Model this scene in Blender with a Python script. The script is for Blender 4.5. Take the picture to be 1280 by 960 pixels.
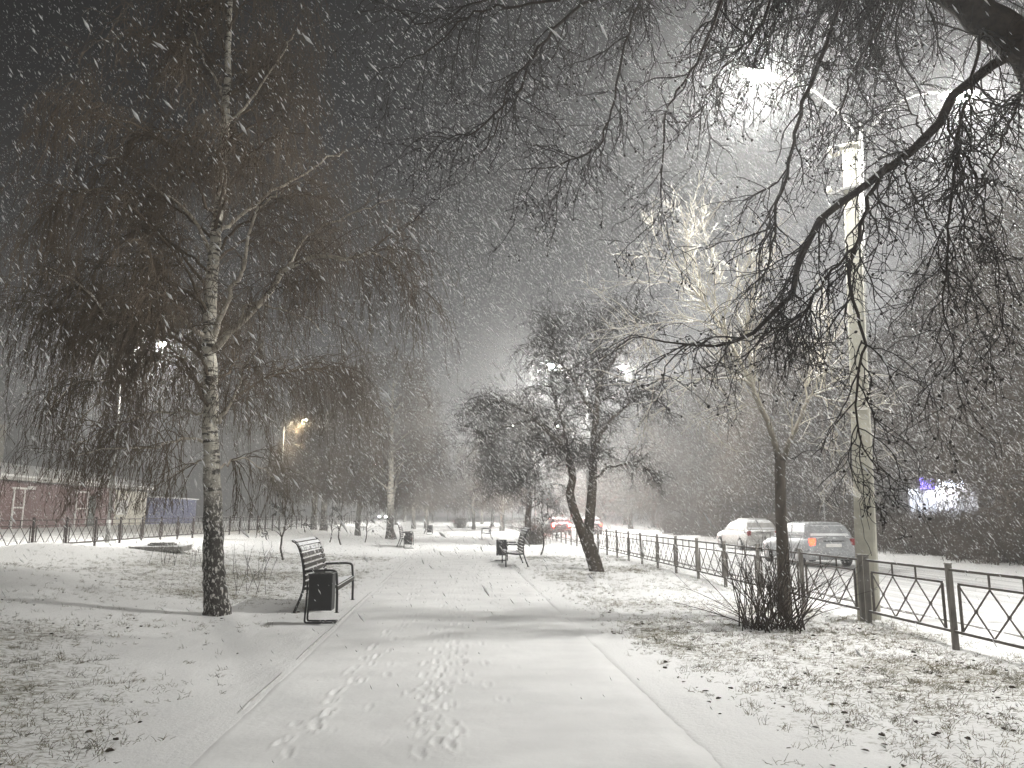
import bpy, math, random
import numpy as np
from mathutils import Vector, Matrix

for o in list(bpy.data.objects):
    bpy.data.objects.remove(o, do_unlink=True)
SC = bpy.context.scene
COL = SC.collection
R = math.radians

# ------------------------------------------------------------------ camera
CAM_H = 1.6
FPX = 961.0                     # focal length in photo pixels (1280 wide)
PITCH = math.atan(163 / FPX)
YAW = math.atan(69 / FPX * math.cos(PITCH))
cam_data = bpy.data.cameras.new("camera")
cam = bpy.data.objects.new("camera", cam_data)
COL.objects.link(cam)
cam.location = (0, 0, CAM_H)
cam.rotation_euler = (math.pi / 2 + PITCH, 0, -YAW)
cam_data.sensor_width = 36.0
cam_data.lens = FPX / 1280 * 36.0
cam_data.clip_start = 0.05
cam_data.clip_end = 4000
SC.camera = cam
SC.render.resolution_x = 1024
SC.render.resolution_y = 768

# ------------------------------------------------------------------ night sky and exposure
world = bpy.data.worlds.new("World")
SC.world = world
world.use_nodes = True
wn = world.node_tree
wn.nodes.clear()
w_out = wn.nodes.new("ShaderNodeOutputWorld")
w_bg = wn.nodes.new("ShaderNodeBackground")
w_sky = wn.nodes.new("ShaderNodeTexSky")
w_sky.sky_type = 'NISHITA'
w_sky.sun_disc = False
w_sky.sun_elevation = R(4)
w_sky.sun_rotation = R(30)
w_sky.dust_density = 6
w_hsv = wn.nodes.new("ShaderNodeHueSaturation")
w_hsv.inputs["Saturation"].default_value = 0.0     # street-lit low cloud: almost grey
wn.links.new(w_sky.outputs[0], w_hsv.inputs["Color"])
wn.links.new(w_hsv.outputs[0], w_bg.inputs[0])
SKY_STRENGTH = 0.019
w_bg.inputs[1].default_value = SKY_STRENGTH
wn.links.new(w_bg.outputs[0], w_out.inputs[0])

SC.view_settings.view_transform = 'Standard'
SC.view_settings.look = 'None'
SC.view_settings.exposure = 0.0
SC.view_settings.gamma = 1.0
SC.view_settings.use_curve_mapping = False

SC.render.engine = 'CYCLES'
cy = SC.cycles
cy.use_denoising = True
try:
    cy.denoiser = 'OPENIMAGEDENOISE'
    cy.denoising_prefilter = 'ACCURATE'
except Exception:
    pass
cy.max_bounces = 4
cy.diffuse_bounces = 2
cy.glossy_bounces = 1
cy.transmission_bounces = 2
cy.transparent_max_bounces = 6
cy.volume_bounces = 1
cy.caustics_reflective = False
cy.caustics_refractive = False
cy.use_light_tree = True
cy.sample_clamp_indirect = 3.0

LAMP_POWER = 1180.0
LAMP_COLOR = (1.0, 0.985, 0.94)
STREET_POWER = 1500.0
HAZE_DENSITY = 0.0037

# ------------------------------------------------------------------ small maths
_cp, _sp, _cyw, _syw = math.cos(PITCH), math.sin(PITCH), math.cos(YAW), math.sin(YAW)
FWD = np.array([_syw * _cp, _cyw * _cp, _sp])
RGT = np.array([_cyw, -_syw, 0.0])
UPV = np.array([-_syw * _sp, -_cyw * _sp, _cp])


def ray(px, py):
    return FWD + RGT * ((px - 640) / FPX) + UPV * ((480 - py) / FPX)


def at(px, py, Y):
    """world point on the vertical plane y = Y seen at photo pixel (px, py)"""
    d = ray(px, py)
    t = Y / d[1]
    return np.array([0, 0, CAM_H]) + d * t


def sstep(t):
    t = np.clip(t, 0, 1)
    return t * t * (3 - 2 * t)


def _hash(ix, iy, seed):
    h = (ix.astype(np.int64) * 374761393 + iy.astype(np.int64) * 668265263 + seed * 1442695041) & 0xFFFFFFFF
    h = ((h ^ (h >> 13)) * 1274126177) & 0xFFFFFFFF
    h = h ^ (h >> 16)
    return (h & 0xFFFF) / 65535.0


def vnoise(x, y, s, seed=0):
    x = np.asarray(x, float) / s
    y = np.asarray(y, float) / s
    ix, iy = np.floor(x), np.floor(y)
    fx, fy = x - ix, y - iy
    fx, fy = fx * fx * (3 - 2 * fx), fy * fy * (3 - 2 * fy)
    a = _hash(ix, iy, seed); b = _hash(ix + 1, iy, seed)
    c = _hash(ix, iy + 1, seed); d = _hash(ix + 1, iy + 1, seed)
    return (a * (1 - fx) + b * fx) * (1 - fy) + (c * (1 - fx) + d * fx) * fy


def fbm(x, y, s, seed=0, oct=3):
    v, a, t = 0, 1.0, 0
    for i in range(oct):
        v = v + a * vnoise(x, y, s / 2 ** i, seed + i * 17)
        t += a
        a *= 0.5
    return v / t


PATH_L, PATH_R = -1.76, 1.80
FENCE_RX = 6.05
FENCE_LX = -12.35
ROAD_L, ROAD_R = 7.5, 16.2


def gh(x, y):
    """height of the snowy ground"""
    x = np.asarray(x, float); y = np.asarray(y, float)
    z = 0.50 * sstep((-x - 2.2) / 9.6) + 0.22 * sstep((-x - 13.5) / 13.0)
    # snow drifts and shovelled heaps near the left fence
    for (mx, my, sx, sy, h) in ((-8.9, 15.4, 2.3, 1.3, 0.20), (-10.4, 16.8, 2.2, 1.2, 0.16), (-11.6, 22.6, 1.5, 1.5, 0.30),
                                (-10.0, 24.0, 1.8, 1.4, 0.14), (-11.2, 31, 1.4, 3, 0.14), (6.2, 11.2, 0.45, 0.4, 0.07),
                                (7.0, 9.0, 0.6, 6.0, 0.05), (3.3, 17, 1.0, 1.5, 0.04)):
        z = z + h * np.exp(-((x - mx) / sx) ** 2 - ((y - my) / sy) ** 2)
    lawn = sstep((np.abs(x - 0.02) - 1.75) / 0.30)
    road = sstep((x - 7.2) / 0.3)
    lroad = sstep((-x - 13.2) / 0.8)
    rough = lawn * (1 - road) * (1 - lroad)
    z = z + rough * (0.07 * (fbm(x, y, 2.2, 5) - 0.5) + 0.035 * (fbm(x, y, 0.32, 9) - 0.5) + 0.016 * (vnoise(x, y, 0.09, 31) - 0.5))
    z = z - 0.075 * (1 - sstep((np.abs(x - 0.02) - 1.60) / 0.12))
    z = z - 0.16 * sstep((x - 7.3) / 0.25) + 0.30 * sstep((x - 16.1) / 0.4)
    return z


def gpt(px, py):
    """ground point seen at photo pixel"""
    d = ray(px, py)
    z = 0.0
    for _ in range(12):
        t = (z - CAM_H) / d[2]
        p = d * t
        z = 0.6 * float(gh(p[0], p[1])) + 0.4 * z
    return np.array([p[0], p[1], float(gh(p[0], p[1]))])


# ------------------------------------------------------------------ object helpers
def tag(o, label=None, cat=None, group=None, kind=None):
    if label: o["label"] = label
    if cat: o["category"] = cat
    if group: o["group"] = group
    if kind: o["kind"] = kind
    return o


def empty(name, loc, rz=0.0, label=None, cat=None, group=None):
    o = bpy.data.objects.new(name, None)
    COL.objects.link(o)
    o.location = [float(v) for v in loc]
    o.rotation_euler = (0, 0, rz)
    o.empty_display_size = 0.2
    return tag(o, label, cat, group)


def link_mesh(name, me, mats, parent=None, loc=None):
    o = bpy.data.objects.new(name, me)
    COL.objects.link(o)
    for m in (mats if isinstance(mats, (list, tuple)) else [mats]):
        me.materials.append(m)
    if parent is not None:
        o.parent = parent
    if loc is not None:
        o.location = [float(v) for v in loc]
    return o


def raw_mesh(name, V, F, smooth=False):
    """V (n,3) array, F (m,k) index array, all faces k-gons"""
    me = bpy.data.meshes.new(name)
    V = np.ascontiguousarray(V, np.float32)
    F = np.ascontiguousarray(F, np.int32)
    me.vertices.add(len(V))
    me.vertices.foreach_set("co", V.ravel())
    k = F.shape[1]
    me.loops.add(F.size)
    me.loops.foreach_set("vertex_index", F.ravel())
    me.polygons.add(len(F))
    me.polygons.foreach_set("loop_start", np.arange(0, F.size, k, dtype=np.int32))
    me.polygons.foreach_set("loop_total", np.full(len(F), k, np.int32))
    me.polygons.foreach_set("use_smooth", np.full(len(F), smooth, bool))
    me.update(calc_edges=True)
    return me


class MB:
    """collects boxes, bars, quads and lofts, then links them as one mesh"""
    def __init__(s):
        s.v, s.f, s.m, s.sm = [], [], [], []

    def add(s, V, F, mi=0, smooth=False):
        b = len(s.v)
        s.v += [tuple(float(c) for c in p) for p in V]
        for f in F:
            s.f.append([b + i for i in f]); s.m.append(mi); s.sm.append(smooth)
        return s

    def box(s, c, d, mi=0, rot=None, bev=0.0):
        x, y, z = [k / 2 for k in d]
        if bev > 0:
            b = min(bev, x * .9, y * .9, z * .9)
            V, F, idx = [], [], {}
            for sx in (-1, 1):
                for sy in (-1, 1):
                    for sz in (-1, 1):
                        for ax in range(3):
                            p = [sx * (x - b), sy * (y - b), sz * (z - b)]
                            p[ax] = (sx * x, sy * y, sz * z)[ax]
                            idx[(sx, sy, sz, ax)] = len(V); V.append(p)
            def q(*k): F.append([idx[i] for i in k])
            for sg in (-1, 1):
                a = [(sg, -1, -1, 0), (sg, 1, -1, 0), (sg, 1, 1, 0), (sg, -1, 1, 0)]; q(*(a if sg > 0 else a[::-1]))
                a = [(-1, sg, -1, 1), (1, sg, -1, 1), (1, sg, 1, 1), (-1, sg, 1, 1)]; q(*(a[::-1] if sg > 0 else a))
                a = [(-1, -1, sg, 2), (1, -1, sg, 2), (1, 1, sg, 2), (-1, 1, sg, 2)]; q(*(a if sg > 0 else a[::-1]))
            for s1 in (-1, 1):
                for s2 in (-1, 1):
                    q((-1, s1, s2, 1), (1, s1, s2, 1), (1, s1, s2, 2), (-1, s1, s2, 2))
                    q((s1, -1, s2, 0), (s1, 1, s2, 0), (s1, 1, s2, 2), (s1, -1, s2, 2))
                    q((s1, s2, -1, 0), (s1, s2, 1, 0), (s1, s2, 1, 1), (s1, s2, -1, 1))
            for sx in (-1, 1):
                for sy in (-1, 1):
                    for sz in (-1, 1):
                        q((sx, sy, sz, 0), (sx, sy, sz, 1), (sx, sy, sz, 2))
        else:
            V = [(-x, -y, -z), (x, -y, -z), (x, y, -z), (-x, y, -z), (-x, -y, z), (x, -y, z), (x, y, z), (-x, y, z)]
            F = [(0, 3, 2, 1), (4, 5, 6, 7), (0, 1, 5, 4), (1, 2, 6, 5), (2, 3, 7, 6), (3, 0, 4, 7)]
        if rot is not None:
            V = [rot @ Vector(p) for p in V]
        V = [(p[0] + c[0], p[1] + c[1], p[2] + c[2]) for p in V]
        return s.add(V, F, mi)

    def bar(s, a, b, w, h, mi=0, up=(0, 0, 1)):
        a, b = Vector(a), Vector(b)
        d = (b - a)
        L = d.length
        if L < 1e-6: return s
        d.normalize()
        u = Vector(up)
        if abs(d.dot(u)) > 0.98: u = Vector((0, 1, 0)) if abs(d.y) < 0.9 else Vector((1, 0, 0))
        sd = d.cross(u).normalized()
        u2 = sd.cross(d)
        rot = Matrix((sd, d, u2)).transposed()
        return s.box((a + b) / 2, (w, L, h), mi, rot)

    def tube(s, pts, r, k=8, mi=0, cap=True):
        pts = np.asarray(pts, float)
        n = len(pts)
        rr = np.full(n, r, float) if np.isscalar(r) else np.asarray(r, float)
        V, F = tube_arrays(pts[None], rr[None], k)
        F = [list(f) for f in F]
        if cap:
            F.append(list(range(k))[::-1]); F.append([(n - 1) * k + j for j in range(k)])
        return s.add(V, F, mi, True)

    def build(s, name, mats, parent=None, loc=None):
        me = bpy.data.meshes.new(name)
        me.from_pydata(s.v, [], s.f)
        me.polygons.foreach_set("material_index", np.array(s.m, np.int32))
        me.polygons.foreach_set("use_smooth", np.array(s.sm, bool))
        me.validate(); me.update()
        return link_mesh(name, me, mats, parent, loc)


def tube_arrays(P, Rd, k):
    """P (M,n,3), Rd (M,n) -> verts and quads of M tapered tubes"""
    M, n, _ = P.shape
    T = np.gradient(P, axis=1)
    T /= np.linalg.norm(T, axis=2, keepdims=True) + 1e-9
    mt = np.abs(P[:, -1, 2] - P[:, 0, 2]) / (np.linalg.norm(P[:, -1] - P[:, 0], axis=1) + 1e-9)
    ref = np.where((mt > 0.75)[:, None], np.array([[0.97, 0.243, 0.02]]), np.array([[0.02, 0.05, 1.0]]))
    U = np.cross(T, ref[:, None, :])
    U /= np.linalg.norm(U, axis=2, keepdims=True) + 1e-9
    W = np.cross(T, U)
    a = np.arange(k) * 2 * np.pi / k
    V = P[:, :, None, :] + Rd[:, :, None, None] * (np.cos(a)[None, None, :, None] * U[:, :, None, :] + np.sin(a)[None, None, :, None] * W[:, :, None, :])
    V = V.reshape(-1, 3)
    base = (np.arange(M) * n * k)[:, None, None]
    i = (np.arange(n - 1) * k)[None, :, None]
    j = np.arange(k)[None, None, :]
    j2 = (j + 1) % k
    a0 = base + i + j; a1 = base + i + j2
    F = np.stack([a0, a1, a1 + k, a0 + k], axis=-1).reshape(-1, 4)
    return V, F


class Tubes:
    def __init__(s):
        s.V, s.F, s.n = [], [], 0

    def add(s, P, Rd, k=4):
        if len(P) == 0: return s
        V, F = tube_arrays(np.asarray(P, float), np.asarray(Rd, float), k)
        s.V.append(V); s.F.append(F + s.n); s.n += len(V)
        return s

    def raw(s, V, F):
        s.V.append(V); s.F.append(F + s.n); s.n += len(V)
        return s

    def build(s, name, mat, parent=None, base=(0, 0, 0), smooth=True):
        V = np.concatenate(s.V) - np.asarray(base)[None]
        F = np.concatenate(s.F)
        return link_mesh(name, raw_mesh(name, V, F, smooth), mat, parent)


def flakes(C, D, r, L):
    """small stretched octahedral lumps of snow, triangles"""
    M = len(C)
    ref = np.where((np.abs(D[:, 2]) > 0.9)[:, None], np.array([[1., 0, 0]]), np.array([[0, 0, 1.]]))
    U = np.cross(D, ref); U /= np.linalg.norm(U, axis=1, keepdims=True) + 1e-9
    W = np.cross(D, U)
    a, b = (r[:, None] * U), (r[:, None] * W)
    V = np.stack([C - D * (L * .5)[:, None], C + a, C + b, C - a, C - b, C + D * (L * .5)[:, None]], 1).reshape(-1, 3)
    f = np.array([(0, 2, 1), (0, 3, 2), (0, 4, 3), (0, 1, 4), (5, 1, 2), (5, 2, 3), (5, 3, 4), (5, 4, 1)])
    return V, ((np.arange(M) * 6)[:, None, None] + f[None]).reshape(-1, 3)


def blobs(C, D, r, L):
    """elongated six-pointed lumps (as quads with a repeated corner avoided): C (M,3), D (M,3) axis, r, L (M,)"""
    M = len(C)
    ref = np.where((np.abs(D[:, 2]) > 0.9)[:, None], np.array([[1., 0, 0]]), np.array([[0, 0, 1.]]))
    U = np.cross(D, ref); U /= np.linalg.norm(U, axis=1, keepdims=True) + 1e-9
    W = np.cross(D, U)
    rings = []
    for t, q in ((-1.0, 0.25), (-0.45, 0.95), (0.35, 1.0), (1.0, 0.3)):
        for (cu, cw) in ((1, 0), (0, 1), (-1, 0), (0, -1)):
            rings.append(C + D * (t * L)[:, None] * 0.5 + (U * cu + W * cw) * (r * q)[:, None])
    V = np.stack(rings, axis=1).reshape(-1, 3)
    f = []
    for a in range(3):
        for b in range(4):
            f.append((a * 4 + b, a * 4 + (b + 1) % 4, a * 4 + 4 + (b + 1) % 4, a * 4 + 4 + b))
    f.append((3, 2, 1, 0)); f.append((12, 13, 14, 15))
    F = (np.arange(M) * 16)[:, None, None] + np.array(f)[None]
    return V, F.reshape(-1, 4)


def resample(pts, rad, n=14):
    """smooth curve through pts, n points, radii interpolated"""
    pts = np.asarray(pts, float); rad = np.asarray(rad, float)
    m = len(pts)
    if len(rad) != m:
        rad = np.interp(np.linspace(0, 1, m), np.linspace(0, 1, len(rad)), rad)
    ext = np.vstack([2 * pts[0] - pts[1], pts, 2 * pts[-1] - pts[-2]])
    u = np.linspace(0, m - 1 - 1e-6, n)
    i = np.floor(u).astype(int); t = (u - i)[:, None]
    p0, p1, p2, p3 = ext[i], ext[i + 1], ext[i + 2], ext[i + 3]
    P = 0.5 * ((2 * p1) + (-p0 + p2) * t + (2 * p0 - 5 * p1 + 4 * p2 - p3) * t ** 2 + (-p0 + 3 * p1 - 3 * p2 + p3) * t ** 3)
    return P, np.interp(u, np.arange(m), rad)


def grow(S, D, L, n, grav, noise, rng, r0, r1):
    M = len(S)
    P = np.empty((M, n, 3)); P[:, 0] = S
    d = D / (np.linalg.norm(D, axis=1, keepdims=True) + 1e-9)
    step = (np.asarray(L) / (n - 1))[:, None]
    g = np.asarray(grav, float)
    g = g if g.ndim else np.full(M, float(g))
    for i in range(1, n):
        d = d + noise * rng.normal(size=(M, 3)) + g[:, None] * np.array([[0, 0, -1.0]])
        d /= np.linalg.norm(d, axis=1, keepdims=True) + 1e-9
        P[:, i] = P[:, i - 1] + d * step
    t = np.linspace(0, 1, n)[None]
    r0 = np.broadcast_to(np.asarray(r0, float), (M,)); r1 = np.broadcast_to(np.asarray(r1, float), (M,))
    return P, r0[:, None] * (1 - t) + r1[:, None] * t


def sample(P, Rd, m, t0, t1, rng, bias=1.0, clump=0.0):
    M, n, _ = P.shape
    ln = np.linalg.norm(np.diff(P, axis=1), axis=2).sum(1)
    if clump: ln = ln * (rng.random(M) ** clump + 0.03)
    idx = rng.choice(M, size=m, p=ln / ln.sum())
    t = (t0 + (t1 - t0) * rng.random(m) ** bias) * (n - 1 - 1e-6)
    i = np.floor(t).astype(int); f = (t - i)[:, None]
    S = P[idx, i] * (1 - f) + P[idx, i + 1] * f
    T = P[idx, i + 1] - P[idx, i]
    T /= np.linalg.norm(T, axis=1, keepdims=True) + 1e-9
    rad = Rd[idx, i] * (1 - f[:, 0]) + Rd[idx, i + 1] * f[:, 0]
    return S, T, rad, t / (n - 1)


def side(T, ang, rng, up=0.0):
    a = rng.normal(size=T.shape)
    a -= (a * T).sum(1, keepdims=True) * T
    a /= np.linalg.norm(a, axis=1, keepdims=True) + 1e-9
    an = np.asarray(ang)
    an = an[:, None] if an.ndim else an
    d = T * np.cos(an) + a * np.sin(an)
    d[:, 2] += up
    return d / (np.linalg.norm(d, axis=1, keepdims=True) + 1e-9)


# ------------------------------------------------------------------ materials
def mat(name, col, rough=0.8, var=0.0, scale=6.0, snow=None, bump=0.0, bscale=30.0, metallic=0.0, spec=0.3, col2=None, stretch=None):
    m = bpy.data.materials.new(name)
    m.use_nodes = True
    nt = m.node_tree
    N, Lk = nt.nodes, nt.links
    b = N["Principled BSDF"]
    b.inputs["Roughness"].default_value = rough
    b.inputs["Metallic"].default_value = metallic
    b.inputs["Specular IOR Level"].default_value = spec
    b.inputs["Base Color"].default_value = (*col, 1)
    tc = N.new("ShaderNodeTexCoord")
    src = tc.outputs["Object"]
    if stretch:
        mp = N.new("ShaderNodeMapping"); mp.inputs["Scale"].default_value = stretch
        Lk.new(src, mp.inputs[0]); src = mp.outputs[0]
    last = None
    if var > 0 or col2:
        nz = N.new("ShaderNodeTexNoise"); nz.inputs["Scale"].default_value = scale; nz.inputs["Detail"].default_value = 5
        Lk.new(src, nz.inputs["Vector"])
        rp = N.new("ShaderNodeValToRGB")
        rp.color_ramp.elements[0].position = 0.3; rp.color_ramp.elements[1].position = 0.7
        c2 = col2 if col2 else tuple(min(1, c * (1 + var)) for c in col)
        c1 = col if col2 else tuple(c * (1 - var) for c in col)
        rp.color_ramp.elements[0].color = (*c1, 1); rp.color_ramp.elements[1].color = (*c2, 1)
        Lk.new(nz.outputs["Fac"], rp.inputs[0])
        last = rp.outputs[0]
    if snow is not None:
        ge = N.new("ShaderNodeNewGeometry"); sx = N.new("ShaderNodeSeparateXYZ")
        Lk.new(ge.outputs["Normal"], sx.inputs[0])
        nz2 = N.new("ShaderNodeTexNoise"); nz2.inputs["Scale"].default_value = 9; nz2.inputs["Detail"].default_value = 4
        Lk.new(tc.outputs["Object"], nz2.inputs["Vector"])
        ad = N.new("ShaderNodeMath"); ad.operation = 'MULTIPLY_ADD'
        Lk.new(nz2.outputs["Fac"], ad.inputs[0]); ad.inputs[1].default_value = 0.9; Lk.new(sx.outputs["Z"], ad.inputs[2])
        mr = N.new("ShaderNodeMapRange"); mr.inputs["From Min"].default_value = snow + 0.40; mr.inputs["From Max"].default_value = snow + 0.55
        Lk.new(ad.outputs[0], mr.inputs["Value"])
        mx = N.new("ShaderNodeMix"); mx.data_type = 'RGBA'
        Lk.new(mr.outputs[0], mx.inputs["Factor"])
        if last: Lk.new(last, mx.inputs["A"])
        else: mx.inputs["A"].default_value = (*col, 1)
        mx.inputs["B"].default_value = (0.78, 0.79, 0.80, 1)
        last = mx.outputs["Result"]
    if last: Lk.new(last, b.inputs["Base Color"])
    if bump > 0:
        nb = N.new("ShaderNodeTexNoise"); nb.inputs["Scale"].default_value = bscale; nb.inputs["Detail"].default_value = 5
        Lk.new(src, nb.inputs["Vector"])
        bp = N.new("ShaderNodeBump"); bp.inputs["Strength"].default_value = bump; bp.inputs["Distance"].default_value = 0.02
        Lk.new(nb.outputs["Fac"], bp.inputs["Height"]); Lk.new(bp.outputs[0], b.inputs["Normal"])
    return m


def emis(name, col, strength):
    m = bpy.data.materials.new(name)
    m.use_nodes = True
    b = m.node_tree.nodes["Principled BSDF"]
    b.inputs["Base Color"].default_value = (*[c * .5 for c in col], 1)
    b.inputs["Emission Color"].default_value = (*col, 1)
    b.inputs["Emission Strength"].default_value = strength
    return m


def lawn_material():
    m = bpy.data.materials.new("snowy_lawn"); m.use_nodes = True
    N, Lk = m.node_tree.nodes, m.node_tree.links
    b = N["Principled BSDF"]; b.inputs["Roughness"].default_value = 0.85; b.inputs["Specular IOR Level"].default_value = 0.2
    tc = N.new("ShaderNodeTexCoord")
    at_ = N.new("ShaderNodeAttribute"); at_.attribute_name = "cover"
    n1 = N.new("ShaderNodeTexNoise"); n1.inputs["Scale"].default_value = 11; n1.inputs["Detail"].default_value = 8; n1.inputs["Roughness"].default_value = 0.72
    mp = N.new("ShaderNodeMapping"); mp.inputs["Rotation"].default_value = (0, 0, 0.5); mp.inputs["Scale"].default_value = (1.0, 1.7, 1)
    Lk.new(tc.outputs["Object"], mp.inputs[0]); Lk.new(mp.outputs[0], n1.inputs["Vector"])
    ad = N.new("ShaderNodeMath"); ad.operation = 'MULTIPLY_ADD'
    Lk.new(at_.outputs["Fac"], ad.inputs[0]); ad.inputs[1].default_value = 0.33; Lk.new(n1.outputs["Fac"], ad.inputs[2])
    mr = N.new("ShaderNodeMapRange"); mr.inputs["From Min"].default_value = 0.66; mr.inputs["From Max"].default_value = 0.86
    Lk.new(ad.outputs[0], mr.inputs["Value"])
    n2 = N.new("ShaderNodeTexNoise"); n2.inputs["Scale"].default_value = 40
    Lk.new(tc.outputs["Object"], n2.inputs["Vector"])
    gr = N.new("ShaderNodeValToRGB")
    gr.color_ramp.elements[0].color = (0.13, 0.125, 0.09, 1); gr.color_ramp.elements[1].color = (0.38, 0.36, 0.29, 1)
    Lk.new(n2.outputs["Fac"], gr.inputs[0])
    mx = N.new("ShaderNodeMix"); mx.data_type = 'RGBA'
    mx.inputs["A"].default_value = (0.80, 0.80, 0.79, 1)
    Lk.new(mr.outputs[0], mx.inputs["Factor"]); Lk.new(gr.outputs[0], mx.inputs["B"])
    Lk.new(mx.outputs["Result"], b.inputs["Base Color"])
    nb = N.new("ShaderNodeTexNoise"); nb.inputs["Scale"].default_value = 26; nb.inputs["Detail"].default_value = 7; nb.inputs["Roughness"].default_value = 0.65
    Lk.new(tc.outputs["Object"], nb.inputs["Vector"])
    bp = N.new("ShaderNodeBump"); bp.inputs["Strength"].default_value = 0.5; bp.inputs["Distance"].default_value = 0.03
    Lk.new(nb.outputs["Fac"], bp.inputs["Height"]); Lk.new(bp.outputs[0], b.inputs["Normal"])
    return m


def snow_material(name, tracks=False):
    m = bpy.data.materials.new(name); m.use_nodes = True
    N, Lk = m.node_tree.nodes, m.node_tree.links
    b = N["Principled BSDF"]; b.inputs["Roughness"].default_value = 0.8; b.inputs["Specular IOR Level"].default_value = 0.25
    tc = N.new("ShaderNodeTexCoord")
    n1 = N.new("ShaderNodeTexNoise"); n1.inputs["Scale"].default_value = 1.3; n1.inputs["Detail"].default_value = 6
    mp = N.new("ShaderNodeMapping"); mp.inputs["Scale"].default_value = (2.6, 0.10, 1) if tracks else (0.8, 1.2, 1)
    Lk.new(tc.outputs["Object"], mp.inputs[0]); Lk.new(mp.outputs[0], n1.inputs["Vector"])
    rp = N.new("ShaderNodeValToRGB")
    rp.color_ramp.elements[0].position = 0.34; rp.color_ramp.elements[1].position = 0.62
    rp.color_ramp.elements[0].color = (0.50, 0.50, 0.50, 1) if tracks else (0.72, 0.72, 0.71, 1)
    rp.color_ramp.elements[1].color = (0.80, 0.80, 0.79, 1) if tracks else (0.81, 0.81, 0.80, 1)
    Lk.new(n1.outputs["Fac"], rp.inputs[0]); Lk.new(rp.outputs[0], b.inputs["Base Color"])
    nb = N.new("ShaderNodeTexNoise"); nb.inputs["Scale"].default_value = 22; nb.inputs["Detail"].default_value = 8; nb.inputs["Roughness"].default_value = 0.6
    Lk.new(tc.outputs["Object"], nb.inputs["Vector"])
    bp = N.new("ShaderNodeBump"); bp.inputs["Strength"].default_value = 0.22; bp.inputs["Distance"].default_value = 0.02
    Lk.new(nb.outputs["Fac"], bp.inputs["Height"]); Lk.new(bp.outputs[0], b.inputs["Normal"])
    return m


def birch_material(name="birch_bark", z_dark=1.5, z_white=2.9):
    m = bpy.data.materials.new(name); m.use_nodes = True
    N, Lk = m.node_tree.nodes, m.node_tree.links
    b = N["Principled BSDF"]; b.inputs["Roughness"].default_value = 0.8
    tc = N.new("ShaderNodeTexCoord")
    # upper bark: pale with dark horizontal marks
    mp = N.new("ShaderNodeMapping"); mp.inputs["Scale"].default_value = (5, 5, 16)
    Lk.new(tc.outputs["Object"], mp.inputs[0])
    n1 = N.new("ShaderNodeTexNoise"); n1.inputs["Scale"].default_value = 1.0; n1.inputs["Detail"].default_value = 4; n1.inputs["Roughness"].default_value = 0.65
    Lk.new(mp.outputs[0], n1.inputs["Vector"])
    r1 = N.new("ShaderNodeValToRGB")
    r1.color_ramp.elements[0].position = 0.50; r1.color_ramp.elements[1].position = 0.60
    r1.color_ramp.elements[0].color = (0.70, 0.66, 0.57, 1); r1.color_ramp.elements[1].color = (0.06, 0.05, 0.04, 1)
    Lk.new(n1.outputs["Fac"], r1.inputs[0])
    # lower bark: dark plates, pale cracks
    mp2 = N.new("ShaderNodeMapping"); mp2.inputs["Scale"].default_value = (19, 19, 10)
    Lk.new(tc.outputs["Object"], mp2.inputs[0])
    nd = N.new("ShaderNodeTexNoise"); nd.inputs["Scale"].default_value = 1.2; nd.inputs["Detail"].default_value = 6; nd.inputs["Roughness"].default_value = 0.7
    Lk.new(mp2.outputs[0], nd.inputs["Vector"])
    r2 = N.new("ShaderNodeValToRGB")
    r2.color_ramp.elements[0].position = 0.52; r2.color_ramp.elements[1].position = 0.60
    r2.color_ramp.elements[0].color = (0.035, 0.03, 0.025, 1); r2.color_ramp.elements[1].color = (0.62, 0.60, 0.56, 1)
    Lk.new(nd.outputs["Fac"], r2.inputs[0])
    sx = N.new("ShaderNodeSeparateXYZ"); Lk.new(tc.outputs["Object"], sx.inputs[0])
    n3 = N.new("ShaderNodeTexNoise"); n3.inputs["Scale"].default_value = 2.5; Lk.new(tc.outputs["Object"], n3.inputs["Vector"])
    ad = N.new("ShaderNodeMath"); ad.operation = 'MULTIPLY_ADD'; Lk.new(n3.outputs["Fac"], ad.inputs[0]); ad.inputs[1].default_value = 1.6
    Lk.new(sx.outputs["Z"], ad.inputs[2])
    mr = N.new("ShaderNodeMapRange"); mr.inputs["From Min"].default_value = z_dark + 0.8; mr.inputs["From Max"].default_value = z_white + 0.8
    Lk.new(ad.outputs[0], mr.inputs["Value"])
    mx = N.new("ShaderNodeMix"); mx.data_type = 'RGBA'
    Lk.new(mr.outputs[0], mx.inputs["Factor"]); Lk.new(r2.outputs[0], mx.inputs["A"]); Lk.new(r1.outputs[0], mx.inputs["B"])
    Lk.new(mx.outputs["Result"], b.inputs["Base Color"])
    bp = N.new("ShaderNodeBump"); bp.inputs["Strength"].default_value = 0.9; bp.inputs["Distance"].default_value = 0.04
    Lk.new(nd.outputs["Fac"], bp.inputs["Height"]); Lk.new(bp.outputs[0], b.inputs["Normal"])
    return m


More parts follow.
